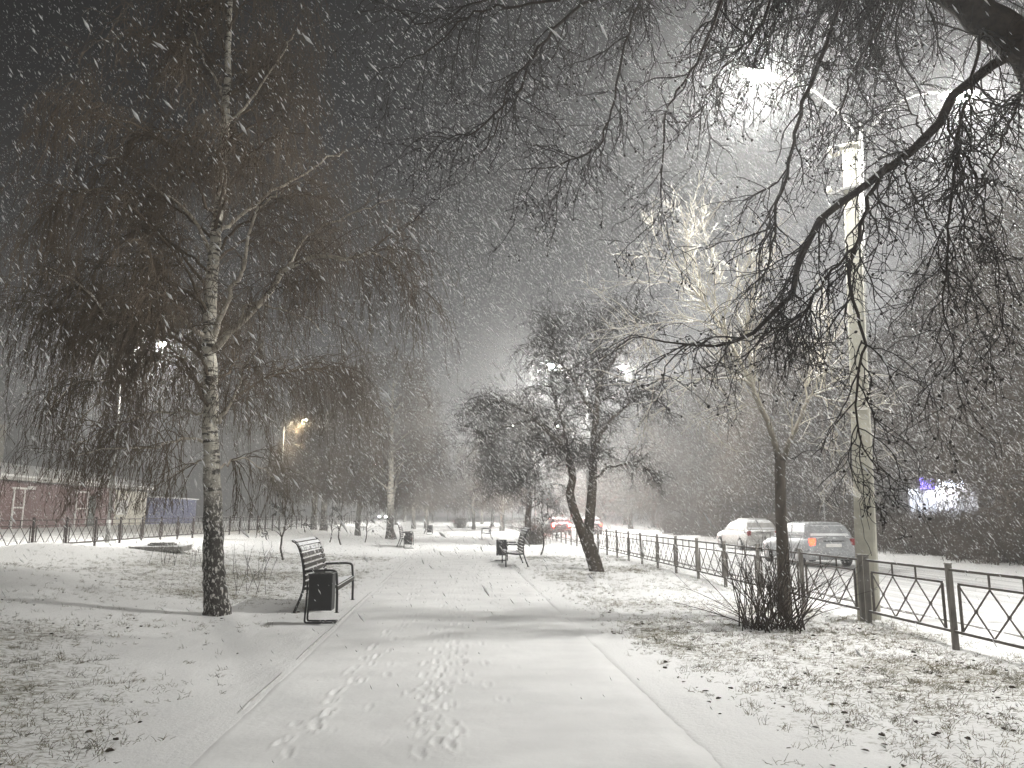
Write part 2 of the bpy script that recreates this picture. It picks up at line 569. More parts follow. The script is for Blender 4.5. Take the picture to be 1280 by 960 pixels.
M_LAWN = lawn_material()
M_PATH = snow_material("path_snow")
M_ROAD = snow_material("road_snow", True)
M_BIRCH = birch_material()
M_BIRCHTWIG = mat("birch_twig", (0.120, 0.094, 0.068), 0.9, 0.35, 0.8)
M_DARKBARK = mat("dark_bark", (0.050, 0.040, 0.030), 0.9, 0.4, 14, snow=0.75, bump=0.8, bscale=16, stretch=(1, 1, 0.25))
M_BLACKTWIG = mat("dark_twig", (0.022, 0.018, 0.015), 0.85, 0.3, 2)
M_OVERBARK = mat("rough_dark_bark", (0.030, 0.022, 0.016), 0.9, 0.45, 18, snow=0.95, bump=0.9, bscale=22)
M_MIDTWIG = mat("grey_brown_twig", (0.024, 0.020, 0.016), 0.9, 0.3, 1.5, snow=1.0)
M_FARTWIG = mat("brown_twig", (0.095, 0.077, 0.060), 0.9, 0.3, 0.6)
M_PALETWIG = mat("pale_twig", (0.70, 0.65, 0.53), 0.8, 0.25, 5, snow=0.6)
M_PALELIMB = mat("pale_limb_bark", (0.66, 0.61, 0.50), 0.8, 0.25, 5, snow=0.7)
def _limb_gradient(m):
    # dark trunk bark blends into pale limbs; dim light on the lower limbs painted in
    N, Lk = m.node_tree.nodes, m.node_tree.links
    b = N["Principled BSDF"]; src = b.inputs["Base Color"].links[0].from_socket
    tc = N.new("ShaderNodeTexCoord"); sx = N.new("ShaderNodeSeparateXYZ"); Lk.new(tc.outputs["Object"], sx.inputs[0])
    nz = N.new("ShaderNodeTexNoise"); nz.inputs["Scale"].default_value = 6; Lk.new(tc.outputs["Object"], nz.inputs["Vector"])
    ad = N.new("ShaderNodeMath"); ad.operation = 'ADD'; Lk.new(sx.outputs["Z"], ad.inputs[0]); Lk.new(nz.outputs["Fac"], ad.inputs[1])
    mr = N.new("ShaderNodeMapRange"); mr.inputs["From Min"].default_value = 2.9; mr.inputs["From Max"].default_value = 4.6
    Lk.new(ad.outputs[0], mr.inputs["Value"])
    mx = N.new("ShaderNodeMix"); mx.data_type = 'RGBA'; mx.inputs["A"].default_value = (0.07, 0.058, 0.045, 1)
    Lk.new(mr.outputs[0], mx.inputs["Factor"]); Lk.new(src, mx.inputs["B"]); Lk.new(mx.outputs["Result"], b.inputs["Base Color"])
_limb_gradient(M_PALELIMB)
M_GRASS = mat("dry_grass", (0.16, 0.14, 0.085), 0.9, 0.6, 3)
M_LEAF = mat("dead_leaf", (0.045, 0.032, 0.022), 0.8, 0.5, 9)
M_FLAKE = mat("snow_flake", (0.9, 0.9, 0.9), 0.7)
def _translucent(m):
    N, Lk = m.node_tree.nodes, m.node_tree.links
    t = N.new("ShaderNodeBsdfTranslucent"); t.inputs["Color"].default_value = (.95, .95, .95, 1)
    mx = N.new("ShaderNodeMixShader"); mx.inputs[0].default_value = 0.5
    Lk.new(N["Principled BSDF"].outputs[0], mx.inputs[1]); Lk.new(t.outputs[0], mx.inputs[2])
    Lk.new(mx.outputs[0], N["Material Output"].inputs["Surface"])
_translucent(M_FLAKE)
M_BLACKMETAL = mat("black_painted_steel", (0.012, 0.012, 0.012), 0.45, 0.3, 12, snow=1.02, spec=0.5)
M_SLAT = mat("dark_stained_wood", (0.040, 0.034, 0.027), 0.65, 0.4, 9, snow=0.42, bump=0.25, bscale=40, stretch=(6, 0.5, 6))
M_BIN = mat("black_bin_steel", (0.012, 0.012, 0.013), 0.45, 0.3, 7, spec=0.5)
M_FENCE = mat("weathered_fence_steel", (0.105, 0.090, 0.078), 0.55, 0.35, 8, snow=0.88, spec=0.4)
M_FENCEL = mat("rusty_fence_steel", (0.040, 0.026, 0.022), 0.6, 0.35, 8)
M_POST = mat("grey_fence_post", (0.20, 0.185, 0.165), 0.55, 0.35, 9, snow=0.9, spec=0.4, stretch=(1, 1, 0.4))
M_CONCRETE = mat("pole_concrete", (0.70, 0.68, 0.58), 0.85, 0.14, 5, bump=0.25, bscale=25)
M_LAMPSTEEL = mat("lamp_post_steel", (0.22, 0.22, 0.21), 0.5, 0.2, 5, spec=0.4)
M_SLAB = mat("slab_concrete", (0.26, 0.25, 0.23), 0.9, 0.25, 6, snow=0.75)


# ------------------------------------------------------------------ lamps
def lens_mat(col, s):
    return emis("lamp_lens_light", col, s)


M_LENS = lens_mat((1.0, 0.985, 0.95), 4000)
M_LENSWARM = lens_mat((1.0, 0.90, 0.70), 220)


def lamp_head(parent, loc, ang, tilt=0.0, lens=None):
    """street lantern: flat tapered housing along local x, lens underneath"""
    h = MB()
    st = [(-0.36, 0.07, 0.035), (-0.30, 0.12, 0.055), (0.0, 0.16, 0.07), (0.26, 0.14, 0.055), (0.36, 0.07, 0.03)]
    V, F = [], []
    for (x, w, t) in st:
        V += [(x, -w, 0), (x, w, 0), (x, w * .72, t), (x, -w * .72, t)]
    for i in range(len(st) - 1):
        a = i * 4
        for j in range(4):
            F.append((a + j, a + (j + 1) % 4, a + 4 + (j + 1) % 4, a + 4 + j))
    F.append((3, 2, 1, 0)); n = len(V); F.append((n - 4, n - 3, n - 2, n - 1))
    h.add(V, F)
    ho = h.build("lamp_head", M_LAMPSTEEL, parent, loc)
    ho.rotation_euler = (0, tilt, ang)
    l = MB()
    V, F = [], []
    ns = 12
    for (q, z) in ((1.0, -0.004), (0.86, -0.075), (0.45, -0.125)):
        for j in range(ns):
            a = j * 2 * math.pi / ns
            V.append((0.02 + 0.16 * q * math.cos(a), 0.10 * q * math.sin(a), z))
    for i in range(2):
        for j in range(ns):
            F.append((i * ns + j, i * ns + (j + 1) % ns, i * ns + ns + (j + 1) % ns, i * ns + ns + j))
    F.append(tuple(range(ns))); F.append(tuple(2 * ns + j for j in range(ns))[::-1])
    l.add(V, F, 0, True)
    l.build("lamp_lens", lens or M_LENS, ho)
    return ho


def lamp_light(parent, loc, power, col, aim=0):
    """lantern light: more outward than straight down, a little spill upward; aim = +1/-1 throws it to that side only"""
    ld = bpy.data.lights.new("lamp_light", 'POINT')
    ld.energy = power; ld.color = col; ld.shadow_soft_size = 0.05
    ld.use_nodes = True
    nt = ld.node_tree; N, Lk = nt.nodes, nt.links
    em = N["Emission"]
    tc = N.new("ShaderNodeTexCoord"); sp = N.new("ShaderNodeSeparateXYZ")
    Lk.new(tc.outputs["Normal"], sp.inputs[0])

    def math_(op, x, y):
        n = N.new("ShaderNodeMath"); n.operation = op
        for i, v in enumerate((x, y)):
            if hasattr(v, "node"): Lk.new(v, n.inputs[i])
            else: n.inputs[i].default_value = v
        return n.outputs[0]
    ab = math_('ABSOLUTE', sp.outputs["Z"], 0)
    bat = math_('POWER', math_('MAXIMUM', ab, 0.5), -1.0)
    mr = N.new("ShaderNodeMapRange"); mr.interpolation_type = 'SMOOTHSTEP'
    mr.inputs["From Min"].default_value = 0.10; mr.inputs["From Max"].default_value = -0.22
    mr.inputs["To Min"].default_value = 0.15; mr.inputs["To Max"].default_value = 1.0
    Lk.new(sp.outputs["Z"], mr.inputs["Value"])
    f = math_('MULTIPLY', bat, mr.outputs[0])
    if aim:
        m2 = N.new("ShaderNodeMapRange"); m2.interpolation_type = 'SMOOTHSTEP'
        m2.inputs["From Min"].default_value = -0.60 * aim; m2.inputs["From Max"].default_value = 0.15 * aim
        m2.inputs["To Min"].default_value = 0.08; m2.inputs["To Max"].default_value = 1.0
        Lk.new(sp.outputs["X"], m2.inputs["Value"])
        f = math_('MULTIPLY', f, m2.outputs[0])
    Lk.new(f, em.inputs["Strength"])
    lo = bpy.data.objects.new("lamp_light", ld)
    COL.objects.link(lo)
    lo.parent = parent; lo.location = loc
    return lo


def street_lamp(x, y, label, arms=(-1, 1), H=8.45, rise=0.75, reach=1.55, power=LAMP_POWER, col=LAMP_COLOR, lens=None, group="street lamps along the road fence"):
    z0 = float(gh(x, y))
    e = empty("street_lamp", (x, y, z0), 0, label, "street lamp", group)
    b = MB()
    b.tube([(0, 0, -0.1), (0, 0, 0.9)], 0.085, 12)
    b.tube([(0, 0, 0.9), (0, 0, 4.0), (0, 0, H)], [0.068, 0.058, 0.042], 12)
    b.box((0, -0.088, 0.55), (0.09, 0.02, 0.32), bev=0.004)
    b.build("pole", M_LAMPSTEEL, e)
    for s in arms:
        pts = []
        for t in np.linspace(0, 1, 8):
            pts.append((s * reach * (1 - math.cos(t * math.pi / 2)) * 0.35 + s * reach * 0.65 * t, 0, H - 0.35 + (rise + 0.35) * math.sin(t * math.pi / 2)))
        MB().tube(pts, 0.026, 8).build("lamp_arm", M_LAMPSTEEL, e)
        hx = s * (reach + 0.30)
        lamp_head(e, (hx, 0, H + rise - 0.02), 0 if s > 0 else math.pi, R(-6), lens)
        lamp_light(e, (hx, 0, H + rise - 0.23), power, col, (1 if s > 0 else 0) if len(arms) == 2 else -1)
    return e


RIGHT_LAMPS = [(12.2, "tall double arm street lamp behind the pale concrete pole"),
               (38.8, "double arm street lamp glowing behind the two-stemmed tree"),
               (65.5, "double arm street lamp whose light shows through the drooping left crown of the two-stemmed tree"),
               (92.0, "faint double arm street lamp deep in the haze above the far fence"),
               (118.5, "double arm street lamp almost lost in the far haze"),
               (145.0, "farthest double arm street lamp beyond the end of the path"),
               (-14.0, "double arm street lamp on the road fence behind the photographer")]
LAMP_X = 6.55
for (y, lb) in RIGHT_LAMPS:
    lp = street_lamp(LAMP_X, y, lb, power=LAMP_POWER * (0.45 if y < 0 else 1.0 if y < 30 else 1.9 if y < 60 else 5.0))
    lp.rotation_euler = (0, R(3.4 if y == 12.2 else 0.6), 0)
LEFT_LAMPS = [(32.0, "single arm street lamp glowing behind the big birch crown"),
              (58.0, "warm single arm street lamp beside the birch trunk, lighting the haze"),
              (84.0, "single arm street lamp in the haze beyond the warm one"),
              (110.0, "farthest single arm street lamp on the left street")]
for (y, lb) in LEFT_LAMPS:
    street_lamp(-13.75 if y == 32 else -12.9, y, lb, arms=(1,), H=7.5, rise=0.6, reach=1.2, power=STREET_POWER * (1.0 if y == 58 else 3.2 if y == 32 else 1.5), col=(1.0, 0.88, 0.66) if y == 58 else (1.0, 0.97, 0.90),
                lens=M_LENSWARM if y == 58 else M_LENS, group="street lamps along the far left fence")

# ------------------------------------------------------------------ ground, path, roads
def grid_mesh(name, xs, ys, zf, smooth=True):
    X, Y = np.meshgrid(xs, ys)
    Z = zf(X, Y)
    V = np.stack([X, Y, Z], -1).reshape(-1, 3)
    nx, ny = len(xs), len(ys)
    i = np.arange(ny - 1)[:, None] * nx + np.arange(nx - 1)[None]
    F = np.stack([i, i + 1, i + 1 + nx, i + nx], -1).reshape(-1, 4)
    return raw_mesh(name, V, F, smooth), X, Y


def cover(X, Y):
    """how much dry grass shows through the snow, 0..1"""
    X = np.asarray(X, float); Y = np.asarray(Y, float)
    c = fbm(X, Y, 2.6, 41, 4) * 1.45 - 0.44
    c = c + 0.85 * np.exp(-((X + 4.7) / 2.0) ** 2 - ((Y - 7.6) / 1.3) ** 2) + 0.22 * np.exp(-((X + 4.0) / 2.0) ** 2 - ((Y - 5.4) / 2.2) ** 2)          # brown patch, left front
    c = c + 0.50 * np.exp(-((X + 5.0) / 3.0) ** 2 - ((Y - 19.0) / 4.5) ** 2)
    c = c + 0.32 * np.exp(-((X - 2.9) / 0.9) ** 2 - ((Y - 14.0) / 3.2) ** 2)
    c = c + 0.16 * np.exp(-((X - 4.0) / 1.9) ** 2 - ((Y - 7.0) / 2.6) ** 2)
    c = c - 0.6 * np.exp(-((X + 9.0) / 2.8) ** 2 - ((Y - 15.5) / 2.0) ** 2)
    c = c - 0.5 * np.exp(-((X + 11.5) / 1.5) ** 2 - ((Y - 22.6) / 2.0) ** 2)
    c = c - 0.20 * np.exp(-((X + 2.6) / 0.9) ** 2 - ((Y - 4.6) / 1.8) ** 2)
    edge = sstep((np.abs(X - 0.02) - 1.95) / 0.7) * sstep((6.7 - X) / 0.5) * sstep((X + 11.8) / 0.8)
    return np.clip(c, 0, 1) * edge


def geo(a, b, s0, f):
    out, s = [a], s0
    while out[-1] < b:
        out.append(out[-1] + s); s *= f
    out[-1] = b
    return out


xs = np.unique(np.round(np.concatenate([-np.array(geo(14.0, 420, 0.5, 1.25))[::-1], np.arange(-14, -8, 0.11), np.arange(-8, -1.95, 0.055), np.arange(-1.95, -1.5, 0.012), np.arange(-1.5, 1.5, 0.25),
                              np.arange(1.5, 7.7, 0.055), np.array(geo(7.75, 420, 0.25, 1.22))]), 4))
ys = np.unique(np.round(np.concatenate([-np.array(geo(0.0, 420, 0.8, 1.35))[::-1], np.arange(0, 2.6, 0.2), np.array(geo(2.6, 420, 0.045, 1.0135))]), 4))
me, GX, GY = grid_mesh("ground", xs, ys, gh)
att = me.attributes.new("cover", 'FLOAT', 'POINT')
att.data.foreach_set("value", cover(GX, GY).astype(np.float32).ravel())
ground = link_mesh("ground", me, M_LAWN)
tag(ground, "snowy lawn with dry grass showing through beside the path", "ground", kind="structure")

# footprints on the path
prints = []
rng = np.random.default_rng(4)


def trail(p0, p1, stride, gait, jit, size=0.25):
    a, b = gpt(*p0), gpt(*p1)
    d = b - a; L = math.hypot(d[0], d[1]); ang = math.atan2(d[1], d[0])
    n = int(L / stride)
    for i in range(n + 1):
        t = i / max(1, n)
        s = 1 if i % 2 else -1
        x = a[0] + d[0] * t - math.sin(ang) * gait * s + rng.normal(0, jit)
        y = a[1] + d[1] * t + math.cos(ang) * gait * s + rng.normal(0, jit)
        prints.append((x, y, ang + rng.normal(0, 0.12) - 0.1 * s, size * rng.uniform(0.85, 1.1), rng.uniform(0.7, 1.2)))


for p0, p1, st, ga, ji, sz in (((352, 958), (402, 905), .24, .07, .04, .24), ((360, 940), (415, 890), .3, .06, .03, .22), ((408, 890), (520, 775), .40, .07, .03, .25), ((395, 905), (500, 790), .55, .08, .04, .22),
                               ((545, 958), (562, 800), .22, .10, .06, .25), ((520, 958), (548, 800), .34, .07, .06, .24), ((560, 940), (575, 810), .45, .07, .05, .24), ((535, 930), (555, 840), .3, .05, .05, .2),
                               ((560, 800), (585, 735), .4, .1, .05, .25), ((600, 870), (585, 790), .5, .1, .05, .24), ((500, 790), (545, 700), .5, .1, .05, .25), ((610, 760), (590, 690), .5, .1, .05, .25),
                               ((552, 800), (570, 700), .45, .1, .06, .25)):
    trail(p0, p1, st, ga, ji, sz * 0.88)
for _ in range(26):
    prints.append((rng.uniform(-1.1, 0.9), rng.uniform(4.3, 14), rng.uniform(1.2, 1.9), rng.uniform(0.1, 0.22), rng.uniform(0.25, 0.6)))


def path_z(X, Y):
    z = 0.006 + 0.016 * (1 - ((X - 0.02) / 1.78) ** 2) + 0.018 * (fbm(X, Y, 1.1, 77, 3) - 0.5) + 0.007 * (fbm(X, Y, 0.16, 78, 2) - 0.5)
    for (x, y, a, s, dpt) in prints:
        k = (np.abs(Y - y) < 0.35)
        if not k.any(): continue
        dx, dy = X - x, Y - y
        u = (dx * math.cos(a) + dy * math.sin(a)) / (s * 0.5)
        v = (-dx * math.sin(a) + dy * math.cos(a)) / (s * 0.19)
        wv = 0.8 * (vnoise(X, Y, 0.05, 91) - 0.5)
        q = np.sqrt(u * u + v * v) + wv
        z = z - dpt * 0.014 * (1 - sstep((q - 0.45) / 0.6)) + dpt * 0.010 * np.exp(-((q - 1.15) / 0.20) ** 2)
    # soft rounded shoulders
    e = np.minimum(X - PATH_L, PATH_R - X)
    wob = 0.05 * (fbm(X * 0 + 3, Y, 0.5, 12, 3) - 0.5)
    rsoft = np.where(X > 0, 0.30, 0.12)
    z = z + 0.006 * np.exp(-((X - 1.60 + 2 * wob) / 0.20) ** 2)
    z = z - np.where(X > 0, 0.022, 0.020) * (1 - sstep((e + 2.5 * wob * (X > 0)) / rsoft))
    return z


pys = np.array(geo(2.4, 230, 0.014, 1.0105))
px_near = np.concatenate([np.arange(PATH_L, PATH_R, 0.015), [PATH_R]])
me, _, _ = grid_mesh("path", px_near, pys, path_z)
path = link_mesh("path", me, M_PATH)
tag(path, "straight footpath under fresh snow with footprints", "path", kind="structure")

# narrow edging strip along the left side of the path, only thinly dusted
ey = np.array(geo(0.6, 120, 0.05, 1.01))
ex = np.array([0, .004, .018, .032, .036])
me, _, _ = grid_mesh("path_kerb", ex, ey, lambda X, Y: np.interp(X, ex, [-.03, .006, .008, .006, -.03]) - 0.002 + 0.030 * (fbm(X * 0, Y, .9, 8) - .5))
M_EDGING = mat("dusted_edging", (0.46, 0.45, 0.43), 0.9, 0.0, 7, col2=(0.74, 0.74, 0.73), stretch=(1, 1, 1))
tag(link_mesh("path_kerb", me, M_EDGING, None, (PATH_L - 0.020, 0, 0)), "thin grey edging strip along the birch side of the path", "kerb", kind="structure")

# roads
rxs = np.arange(ROAD_L - 0.05, ROAD_R + 0.01, 0.25)
rys = np.unique(np.concatenate([np.array(geo(-60, 0, 2, 1.0)), np.array(geo(0, 300, 0.3, 1.03))]))


def road_z(X, Y):
    z = -0.105 + 0.012 * (fbm(X * 3.2, Y * 0.22, 1.0, 55, 3) - 0.5) * 2
    for c in (9.1, 10.7, 12.9, 14.5):
        z = z - 0.018 * np.exp(-((X - c - 0.12 * np.sin(Y * 0.13)) / 0.16) ** 2)
    return z


me, _, _ = grid_mesh("road", rxs, rys, road_z)
tag(link_mesh("road", me, M_ROAD), "snow covered road beyond the fence with tyre tracks", "road", kind="structure")
kb = MB()
for (x, yA, yB) in ((7.42, -60, 300),):
    kb.box((x, (yA + yB) / 2, -0.06), (0.15, yB - yA, 0.20), bev=0.02)
tag(kb.build("kerb", M_SLAB), "snowy concrete kerb along the road", "kerb", kind="structure")
lxs = np.arange(-26.8, -14.2, 0.4)
lys = np.array(geo(-20, 300, 1.0, 1.02))
me, _, _ = grid_mesh("street", lxs, lys, lambda X, Y: gh(X, Y) + 0.02 + 0.03 * (fbm(X * 2, Y * 0.25, 1.0, 66, 3) - 0.5))
tag(link_mesh("street", me, M_ROAD), "snow covered street beyond the left fence", "street", kind="structure")


# ------------------------------------------------------------------ fences
def fence_panel_data(L, m):
    """lattice panel along local +y, from 0 to L, base z = 0"""
    p = MB()
    t = 0.028
    zt, zm, zb = 0.93, 0.77, 0.20
    p.box((0, L / 2, zt), (0.045, L, 0.03))
    a, b = 0.13, L - 0.13
    p.box((0, (a + b) / 2, zm), (0.026, b - a, 0.026))
    p.box((0, L / 2, zb), (0.045, L, 0.032))
    for y in (a, b):
        p.bar((0, y, zb + 0.016), (0, y, zm - 0.013), 0.026, 0.026, up=(0, 1, 0))
    w = (b - a) / 3
    for i in range(3):
        y0, y1 = a + i * w, a + (i + 1) * w
        p.bar((0.0055, y0, zm - 0.012), (0.0055, y1, zb + 0.015), 0.011, 0.018)
        p.bar((-0.0055, y1, zm - 0.012), (-0.0055, y0, zb + 0.015), 0.011, 0.018)
        p.box((0, (y0 + y1) / 2, (zm + zb) / 2), (0.030, 0.045, 0.045), bev=0.008)
        if i:
            p.bar((0, y0, zm + 0.012), (0, y0, zt - 0.015), 0.018, 0.018, up=(0, 1, 0))
    me_o = p.build("panel", m)
    return me_o


def fence_post_obj(m, h=0.99, w=0.062):
    p = MB()
    p.box((0, 0, h / 2 - 0.10), (w, w, h + 0.20), bev=0.004)
    p.box((0, 0, h + 0.012), (w + 0.012, w + 0.012, 0.020), bev=0.006)
    return p.build("post", m)


def fence(x, ys_posts, gaps, label, mp, mpost, flat=True):
    e = empty("lattice_fence", (x, ys_posts[0], 0), 0, label, "fence")
    post0 = fence_post_obj(mpost)
    panels = {}
    first = True
    for i, y in enumerate(ys_posts):
        z = float(gh(x, y)) if flat is False else 0.0
        po = post0 if first else post0.copy()
        if not first: COL.objects.link(po)
        first = False
        po.parent = e; po.location = (0, y - ys_posts[0], z)
        po.rotation_euler = (R(rng.normal(0, 0.6)), R(rng.normal(0, 1.1)), R(rng.normal(0, 2)))
        if i + 1 < len(ys_posts):
            L = ys_posts[i + 1] - y - 0.062
            if L < 0.5: continue
            k = round(L, 2)
            if k not in panels:
                panels[k] = fence_panel_data(L, mp); pa = panels[k]
            else:
                pa = panels[k].copy(); COL.objects.link(pa)
            z2 = float(gh(x, ys_posts[i + 1])) if flat is False else 0.0
            pa.parent = e; pa.location = (0, y - ys_posts[0] + 0.031, z)
            pa.rotation_euler = (math.atan2(z2 - z, L), R(rng.normal(0, 0.4)), 0)
    return e


ysr = [5.35, 7.33, 9.31, 11.29, 11.47] + [11.47 + 1.98 * k for k in range(1, 46)]
fence(FENCE_RX, ysr, None, "low grey lattice steel fence between the lawn and the road", M_FENCE, M_POST)
# left fence: height follows a smoothed ground so drifts bury its foot


def fence_left():
    x = FENCE_LX
    ysl = [15.9 + 1.98 * k for k in range(0, 48)]
    e = empty("lattice_fence", (x, ysl[0], 0), 0, "rusty dark lattice fence along the far left edge of the lawn", "fence")
    post0 = fence_post_obj(M_FENCEL)
    pan0 = fence_panel_data(1.918, M_FENCEL)
    for i, y in enumerate(ysl):
        po = post0 if i == 0 else post0.copy()
        pa = pan0 if i == 0 else pan0.copy()
        if i: COL.objects.link(po); COL.objects.link(pa)
        po.parent = e; pa.parent = e
        po.location = (0, y - ysl[0], 0.50); pa.location = (0, y - ysl[0] + 0.031, 0.50)
        po.rotation_euler = (R(rng.normal(0, 0.7)), R(rng.normal(0, 0.7)), 0)
    return e


fence_left()

# ------------------------------------------------------------------ concrete utility pole
def utility_pole():
    p = at(1087, 774, 11.75); p[2] = float(gh(p[0], 11.75))
    e = empty("concrete_pole", (p[0], p[1], p[2] - 0.05), R(-38), "pale tapered concrete pole rising beside the road fence", "pole")
    top = at(1062, 182, p[1])
    lean = math.atan2(top[0] - p[0], top[2] - p[2])
    e.rotation_mode = 'QUATERNION'
    from mathutils import Quaternion
    e.rotation_quaternion = Quaternion((0, 1, 0), lean) @ Quaternion((0, 0, 1), R(-38))
    H = top[2] - p[2]
    b = MB()
    wb, wt = 0.155, 0.105
    V, F = [], []
    # trapezoid section with chamfers, tapering to the top
    prof = [(-1, -0.8), (-0.8, -1), (0.8, -1), (1, -0.8), (0.9, 0.8), (0.7, 1), (-0.7, 1), (-0.9, 0.8)]
    zs = [-0.15, 1.5, 3, 4.5, H]
    for z in zs:
        q = wb + (wt - wb) * max(0, z) / H
        V += [(x * q, y * q, z) for x, y in prof]
    for i in range(len(zs) - 1):
        for j in range(8):
            F.append((i * 8 + j, i * 8 + (j + 1) % 8, i * 8 + 8 + (j + 1) % 8, i * 8 + 8 + j))
    F.append(tuple(range(8))[::-1]); F.append(tuple((len(zs) - 1) * 8 + j for j in range(8)))
    b.add(V, F)
    b.build("shaft", M_CONCRETE, e)
    c = MB()
    c.box((0, 0, H + 0.03), (0.30, 0.24, 0.06), bev=0.01)
    c.bar((-0.16, 0, H - 0.04), (-0.30, -0.02, H - 0.08), 0.06, 0.05)
    c.build("pole_cap", M_CONCRETE, e)
    br = MB()
    br.box((0, 0, H - 0.75), (0.31, 0.28, 0.05), bev=0.006)
    br.bar((-0.12, -0.1, H - 0.75), (-0.34, -0.1, H - 0.80), 0.05, 0.05)
    br.build("clamp_band", M_LAMPSTEEL, e)
    for (x, z) in ((-0.30, H - 0.02), (-0.34, H - 0.74)):
        MB().tube([(x, -0.06, z - 0.03), (x, -0.06, z + 0.02), (x, -0.06, z + 0.07), (x, -0.06, z + 0.11)], [0.02, 0.042, 0.038, 0.018], 8).build("insulator", M_CONCRETE, e)
    return e


utility_pole()


# ------------------------------------------------------------------ benches and bins
def bench_parts(root):
    L = 2.0
    tube_r = 0.021
    for s in (-1, 1):
        y = s * (L / 2 - 0.03)
        f = MB()
        f.tube(resample([(-0.36, y, 0.0), (-0.27, y, 0.22), (-0.215, y, 0.42), (-0.225, y, 0.66), (-0.275, y, 0.92), (-0.35, y, 1.10), (-0.43, y, 1.155)], [tube_r], 18)[0], tube_r, 8)
        f.tube(resample([(0.33, y, 0.0), (0.325, y, 0.35), (0.31, y, 0.58), (0.295, y, 0.645), (0.24, y, 0.672), (0.10, y, 0.675), (-0.23, y, 0.665)], [tube_r], 20)[0], tube_r, 8)
        f.tube([(-0.218, y, 0.385), (0.0, y, 0.372), (0.325, y, 0.41)], 0.017, 8)
        for x in (-0.36, 0.33):
            f.box((x, y, 0.004), (0.07, 0.06, 0.008))
        f.build("side_frame", M_BLACKMETAL, root)
    st = MB()
    for i in range(6):
        x = -0.165 + i * 0.089
        z = 0.402 + 0.03 * ((i - 1.5) / 4) ** 2 + (0.012 if i > 3 else 0)
        st.box((x, 0, z), (0.074, L, 0.026), bev=0.005)
    st.box((0.335, 0, 0.395), (0.022, L, 0.075), bev=0.005)
    st.build("seat", M_SLAT, root)
    bk = MB()
    prof = [(-0.20, 0.475), (-0.198, 0.565), (-0.206, 0.655), (-0.222, 0.745), (-0.243, 0.835), (-0.270, 0.925), (-0.306, 1.012), (-0.355, 1.09), (-0.425, 1.145)]
    for i, (x, z) in enumerate(prof):
        j0, j1 = max(0, i - 1), min(len(prof) - 1, i + 1)
        dx, dz = prof[j1][0] - prof[j0][0], prof[j1][1] - prof[j0][1]
        ang = math.atan2(dx, dz)
        bk.box((x + 0.012, 0, z), (0.024, L, 0.070), rot=Matrix.Rotation(ang, 3, 'Y'), bev=0.005)
    bk.build("backrest", M_SLAT, root)


def copy_tree(o, parent=None):
    c = o.copy(); COL.objects.link(c)
    if parent is not None: c.parent = parent
    for ch in [q for q in bpy.data.objects if q.parent == o]:
        copy_tree(ch, c)
    return c


def bin_parts(root):
    b = MB()
    z0, z1, w, d, t = 0.19, 0.70, 0.34, 0.30, 0.012
    b.box((0, 0, z0 + t / 2), (w, d, t))
    b.box((-w / 2 + t / 2, 0, (z0 + z1) / 2 + t / 2), (t, d, z1 - z0 - t))
    b.box((w / 2 - t / 2, 0, (z0 + z1) / 2 + t / 2), (t, d, z1 - z0 - t))
    b.box((0, -d / 2 + t / 2, (z0 + z1) / 2 + t / 2), (w - 2 * t - .002, t, z1 - z0 - t))
    b.box((0, d / 2 - t / 2, (z0 + z1) / 2 + t / 2), (w - 2 * t - .002, t, z1 - z0 - t))
    b.build("bin_body", M_BIN, root)
    rm = MB()
    for s in (-1, 1):
        rm.box((s * (w / 2 - .004), 0, z1 + .008), (0.030, d + .03, 0.014))
        rm.box((0, s * (d / 2 - .004), z1 + .009), (w - .03, 0.030, 0.013))
    rm.build("bin_rim", M_BLACKMETAL, root)
    s_ = MB()
    for s in (-1, 1):
        y = s * 0.11
        s_.tube(resample([(-0.195, y, 0.60), (-0.20, y, 0.35), (-0.215, y, 0.10), (-0.21, y, 0.03), (-0.16, y, 0.018), (0.0, y, 0.016), (0.22, y, 0.016)], [0.014], 18)[0], 0.014, 8)
    s_.tube([(0.22, -0.11, 0.016), (0.22, 0.11, 0.016)], 0.014, 8)
    s_.tube([(-0.02, -0.11, 0.016), (-0.02, 0.11, 0.016)], 0.012, 8)
    s_.build("stand", M_BLACKMETAL, root)


BENCHES = [
    (-2.27, 14.15, 0, "nearest slatted park bench beside the big birch"),
    (1.85, 25.1, math.pi, "slatted park bench on the road side of the path, by the two-stemmed tree"),
    (-2.55, 39.7, 0, "second slatted bench on the birch side, at the foot of the leaning white birch"),
    (1.95, 50.8, math.pi, "small far bench at the right edge of the path in the haze"),
    (-2.35, 66.0, 0, "faint farthest bench at the left path edge in the haze"),
]
b0 = None
for (x, y, rz, lb) in BENCHES:
    if b0 is None:
        b0 = empty("park_bench", (x, y, 0)); bench_parts(b0); o = b0
    else:
        o = copy_tree(b0)
    o.location = (x, y, float(gh(x, y)) + 0.01); o.rotation_euler = (0, 0, rz)
    tag(o, lb, "bench", "park benches along the path")
BINS = [
    (-1.985, 11.95, 0, "nearest black litter bin in front of the nearest bench"),
    (1.56, 27.3, math.pi, "black litter bin by the bench near the two-stemmed tree"),
    (-2.27, 37.5, 0, "black litter bin before the bench at the leaning white birch"),
    (-2.15, 62.5, 0, "small hazy litter bin far down the left path edge"),
]
q0 = None
for (x, y, rz, lb) in BINS:
    if q0 is None:
        q0 = empty("litter_bin", (x, y, 0)); bin_parts(q0); o = q0
    else:
        o = copy_tree(q0)
    zz = float(gh(x, y)) if abs(x) > 1.8 else 0.0
    o.location = (x, y, zz + 0.01); o.rotation_euler = (0, 0, rz)
    tag(o, lb, "litter bin", "litter bins beside the benches")


